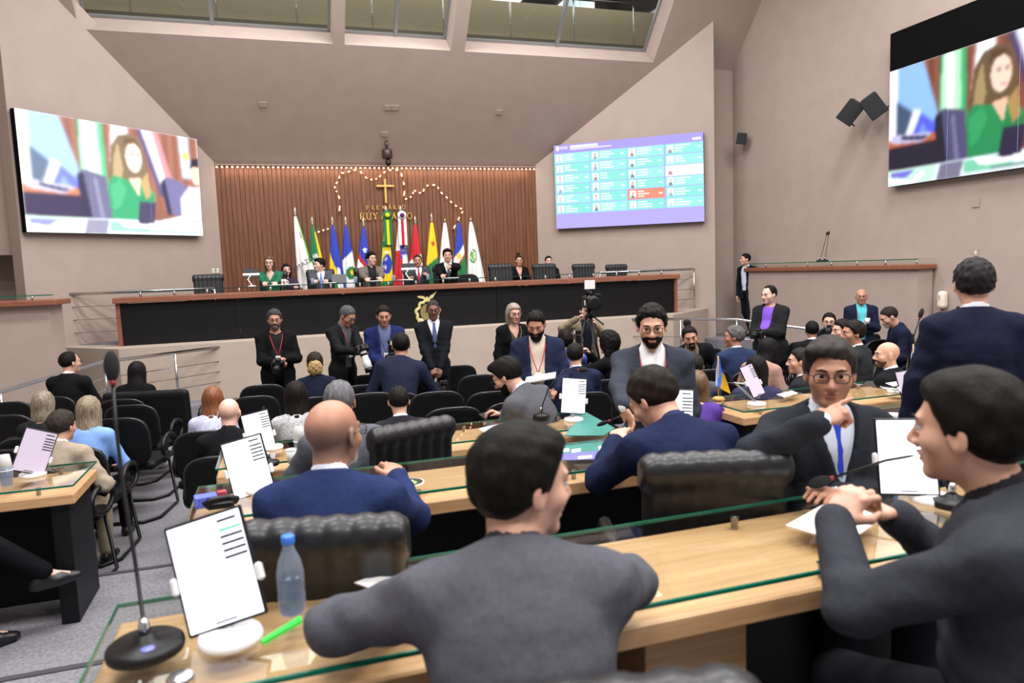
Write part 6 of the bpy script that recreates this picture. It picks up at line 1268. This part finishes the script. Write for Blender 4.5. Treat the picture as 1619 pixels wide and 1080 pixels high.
# ---------------------------------------------------------------- empty chairs, by the top of the back
EC = [(15, 636, 12, 'empty chair nearest the left edge, farther one'), (8, 657, 12, 'empty chair at the left edge before the streaked blonde woman'), (40, 690, 12, 'empty chair behind the dim lilac tablet'), (10, 712, 12, 'empty chair behind the clear cup at far left'), (205, 641, 12, 'empty arm chair beside the aisle, farther of two'), (185, 662, 12, 'empty arm chair beside the aisle behind the blue blouse'),
      (415, 609, 4, 'empty chair left of the curly blonde hair'), (402, 627, 4, 'empty chair behind the bald man in black, second row'), (505, 622, 4, 'empty chair beneath the curly blonde hair'), (579, 593, 4, 'empty chair below the camera with white lens, farthest of three'), (577, 609, 4, 'empty chair below the camera with white lens, middle of three'), (584, 622, 4, 'empty chair below the camera with white lens, nearest of three'),
      (657, 588, 6, 'empty chair below the smiling man, farthest'), (664, 603, 6, 'empty chair below the smiling man, second row'), (726, 578, 8, 'empty tall backed chair right of the smiling man'), (758, 593, 6, 'empty chair left of the head of the man with the phone'), (690, 620, 5, 'empty chair with a curved arm right of the short black haired man'), (775, 620, 5, 'empty chair under the arms of the man with the phone'), (716, 645, 4, 'nearest empty chair behind the scratched glass desk'), (812, 636, 4, 'empty chair just below the man with the phone'),
      (957, 568, 4, 'empty chair below the very long dark hair'), (982, 583, 4, 'empty chair at the elbow of the standing bearded man'), (920, 586, 4, 'empty chair right behind the white tablet over the folder'), (955, 601, 4, 'empty chair right of the white tablet over the folder'), (1120, 552, 6, 'empty chair left of the man in the blue suit'), (1118, 566, 6, 'empty chair above the light grey shoulder'), (1166, 577, 6, 'empty chair left of the sleek black hair'), (1119, 585, 6, 'empty chair left of the small desk flag'),
      (1122, 613, 6, 'empty chair below the small desk flag'), (1114, 641, 6, 'empty chair at the left corner of the desk with the flag'), (1378, 529, -10, 'empty chair below the bald man in turquoise, farther'), (1388, 538, -10, 'empty chair below the bald man in turquoise, nearer'), (1368, 565, -8, 'empty chair left of the bald bearded man'), (1433, 528, -12, 'empty chair at the foot of the upright microphone, farther'), (1458, 539, -12, 'empty chair above the small flag at right'), (1464, 548, -12, 'empty chair right of the small flag at right'), (1432, 545, -12, 'empty chair right of the bald bearded man'), (1262, 541, -6, 'empty wide chair behind the cropped haired man')]
OCC = [(o.location.x, o.location.y) for o in COL.objects if o.parent is None and o.name.startswith(('person', 'visitor_chair', 'executive_chair'))]
for (x, y, h_, lb) in EC:
    d = np.array([math.sin(rad(h_)), math.cos(rad(h_))]); best = None
    for sc in (1, .97, 1.03, .94, 1.06, .91, 1.09, .88):
        p = atZ(x, y, .885*sc); c_ = p[:2]+d*.26*sc; md = min(math.hypot(c_[0]-q_[0], c_[1]-q_[1]) for q_ in OCC)
        if best is None or md > best[0]+.03: best = (md, c_, sc)
        if md > .56: break
    md, c_, sc = best
    if md < .38: print('DROP', lb, md); continue
    OCC.append(tuple(c_)); chair(c_[0], c_[1], h_, 0, lb, 'empty black visitor chairs', s=sc)
# wide double chair beside the aisle
p = atZ(220, 620, .93); wc = empty('wide_chair', (p[0]+.12, p[1]+.22, 0), -rad(14), label='extra wide black armchair beside the aisle', cat='chair')
ob('backrest', sdfmesh('backrest', lambda X, Y, Z: rbox(X, Y+.22+.06*(Z-.6), Z, (0, 0, .68), (.86, .10, .52), .045), (-.45, -.32, .40), (.45, -.12, .96), .02, FABRICBK), None, wc); ob('seat', sdfmesh('seat', lambda X, Y, Z: rbox(X, Y, Z, (0, .03, .44), (.84, .50, .10), .04), (-.44, -.25, .37), (.44, .30, .51), .02, FABRICBK), None, wc)
for sx in (-1, 1):
    ob('armrest', MB().tube([(sx*.47, .06+.16*math.cos(t), .60+.11*math.sin(t)) for t in np.linspace(0, 2*math.pi, 15)[:-1]], .024, 7, closed=True), BLACKPL, wc)
    ob('leg', MB().box((sx*.36, -.12, .20), (.05, .05, .40)).box((sx*.36, -.02, .02), (.06, .40, .035)), BLACKPL, wc)

# ------------------------------------------------------------------ thin out dense flat areas of the grown surfaces
_dec = []
for o in COL.objects:
    if o.type == 'MESH' and o.data.users == 1:
        n = o.name.split('.')[0]; r = {'person': .42, 'jacket': .6, 'shirt': .45, 'trousers': .6, 'hair': .7}.get(n)
        if r and len(o.data.polygons) > 700:
            md = o.modifiers.new('thin', 'DECIMATE'); md.ratio = r; _dec.append(o)
dg = bpy.context.evaluated_depsgraph_get()
_new = [(o, bpy.data.meshes.new_from_object(o.evaluated_get(dg))) for o in _dec]
for o, me in _new:
    old = o.data; o.modifiers.clear(); o.data = me; me.name = old.name+'_t'; me.polygons.foreach_set('use_smooth', np.ones(len(me.polygons), bool))
    bpy.data.meshes.remove(old)
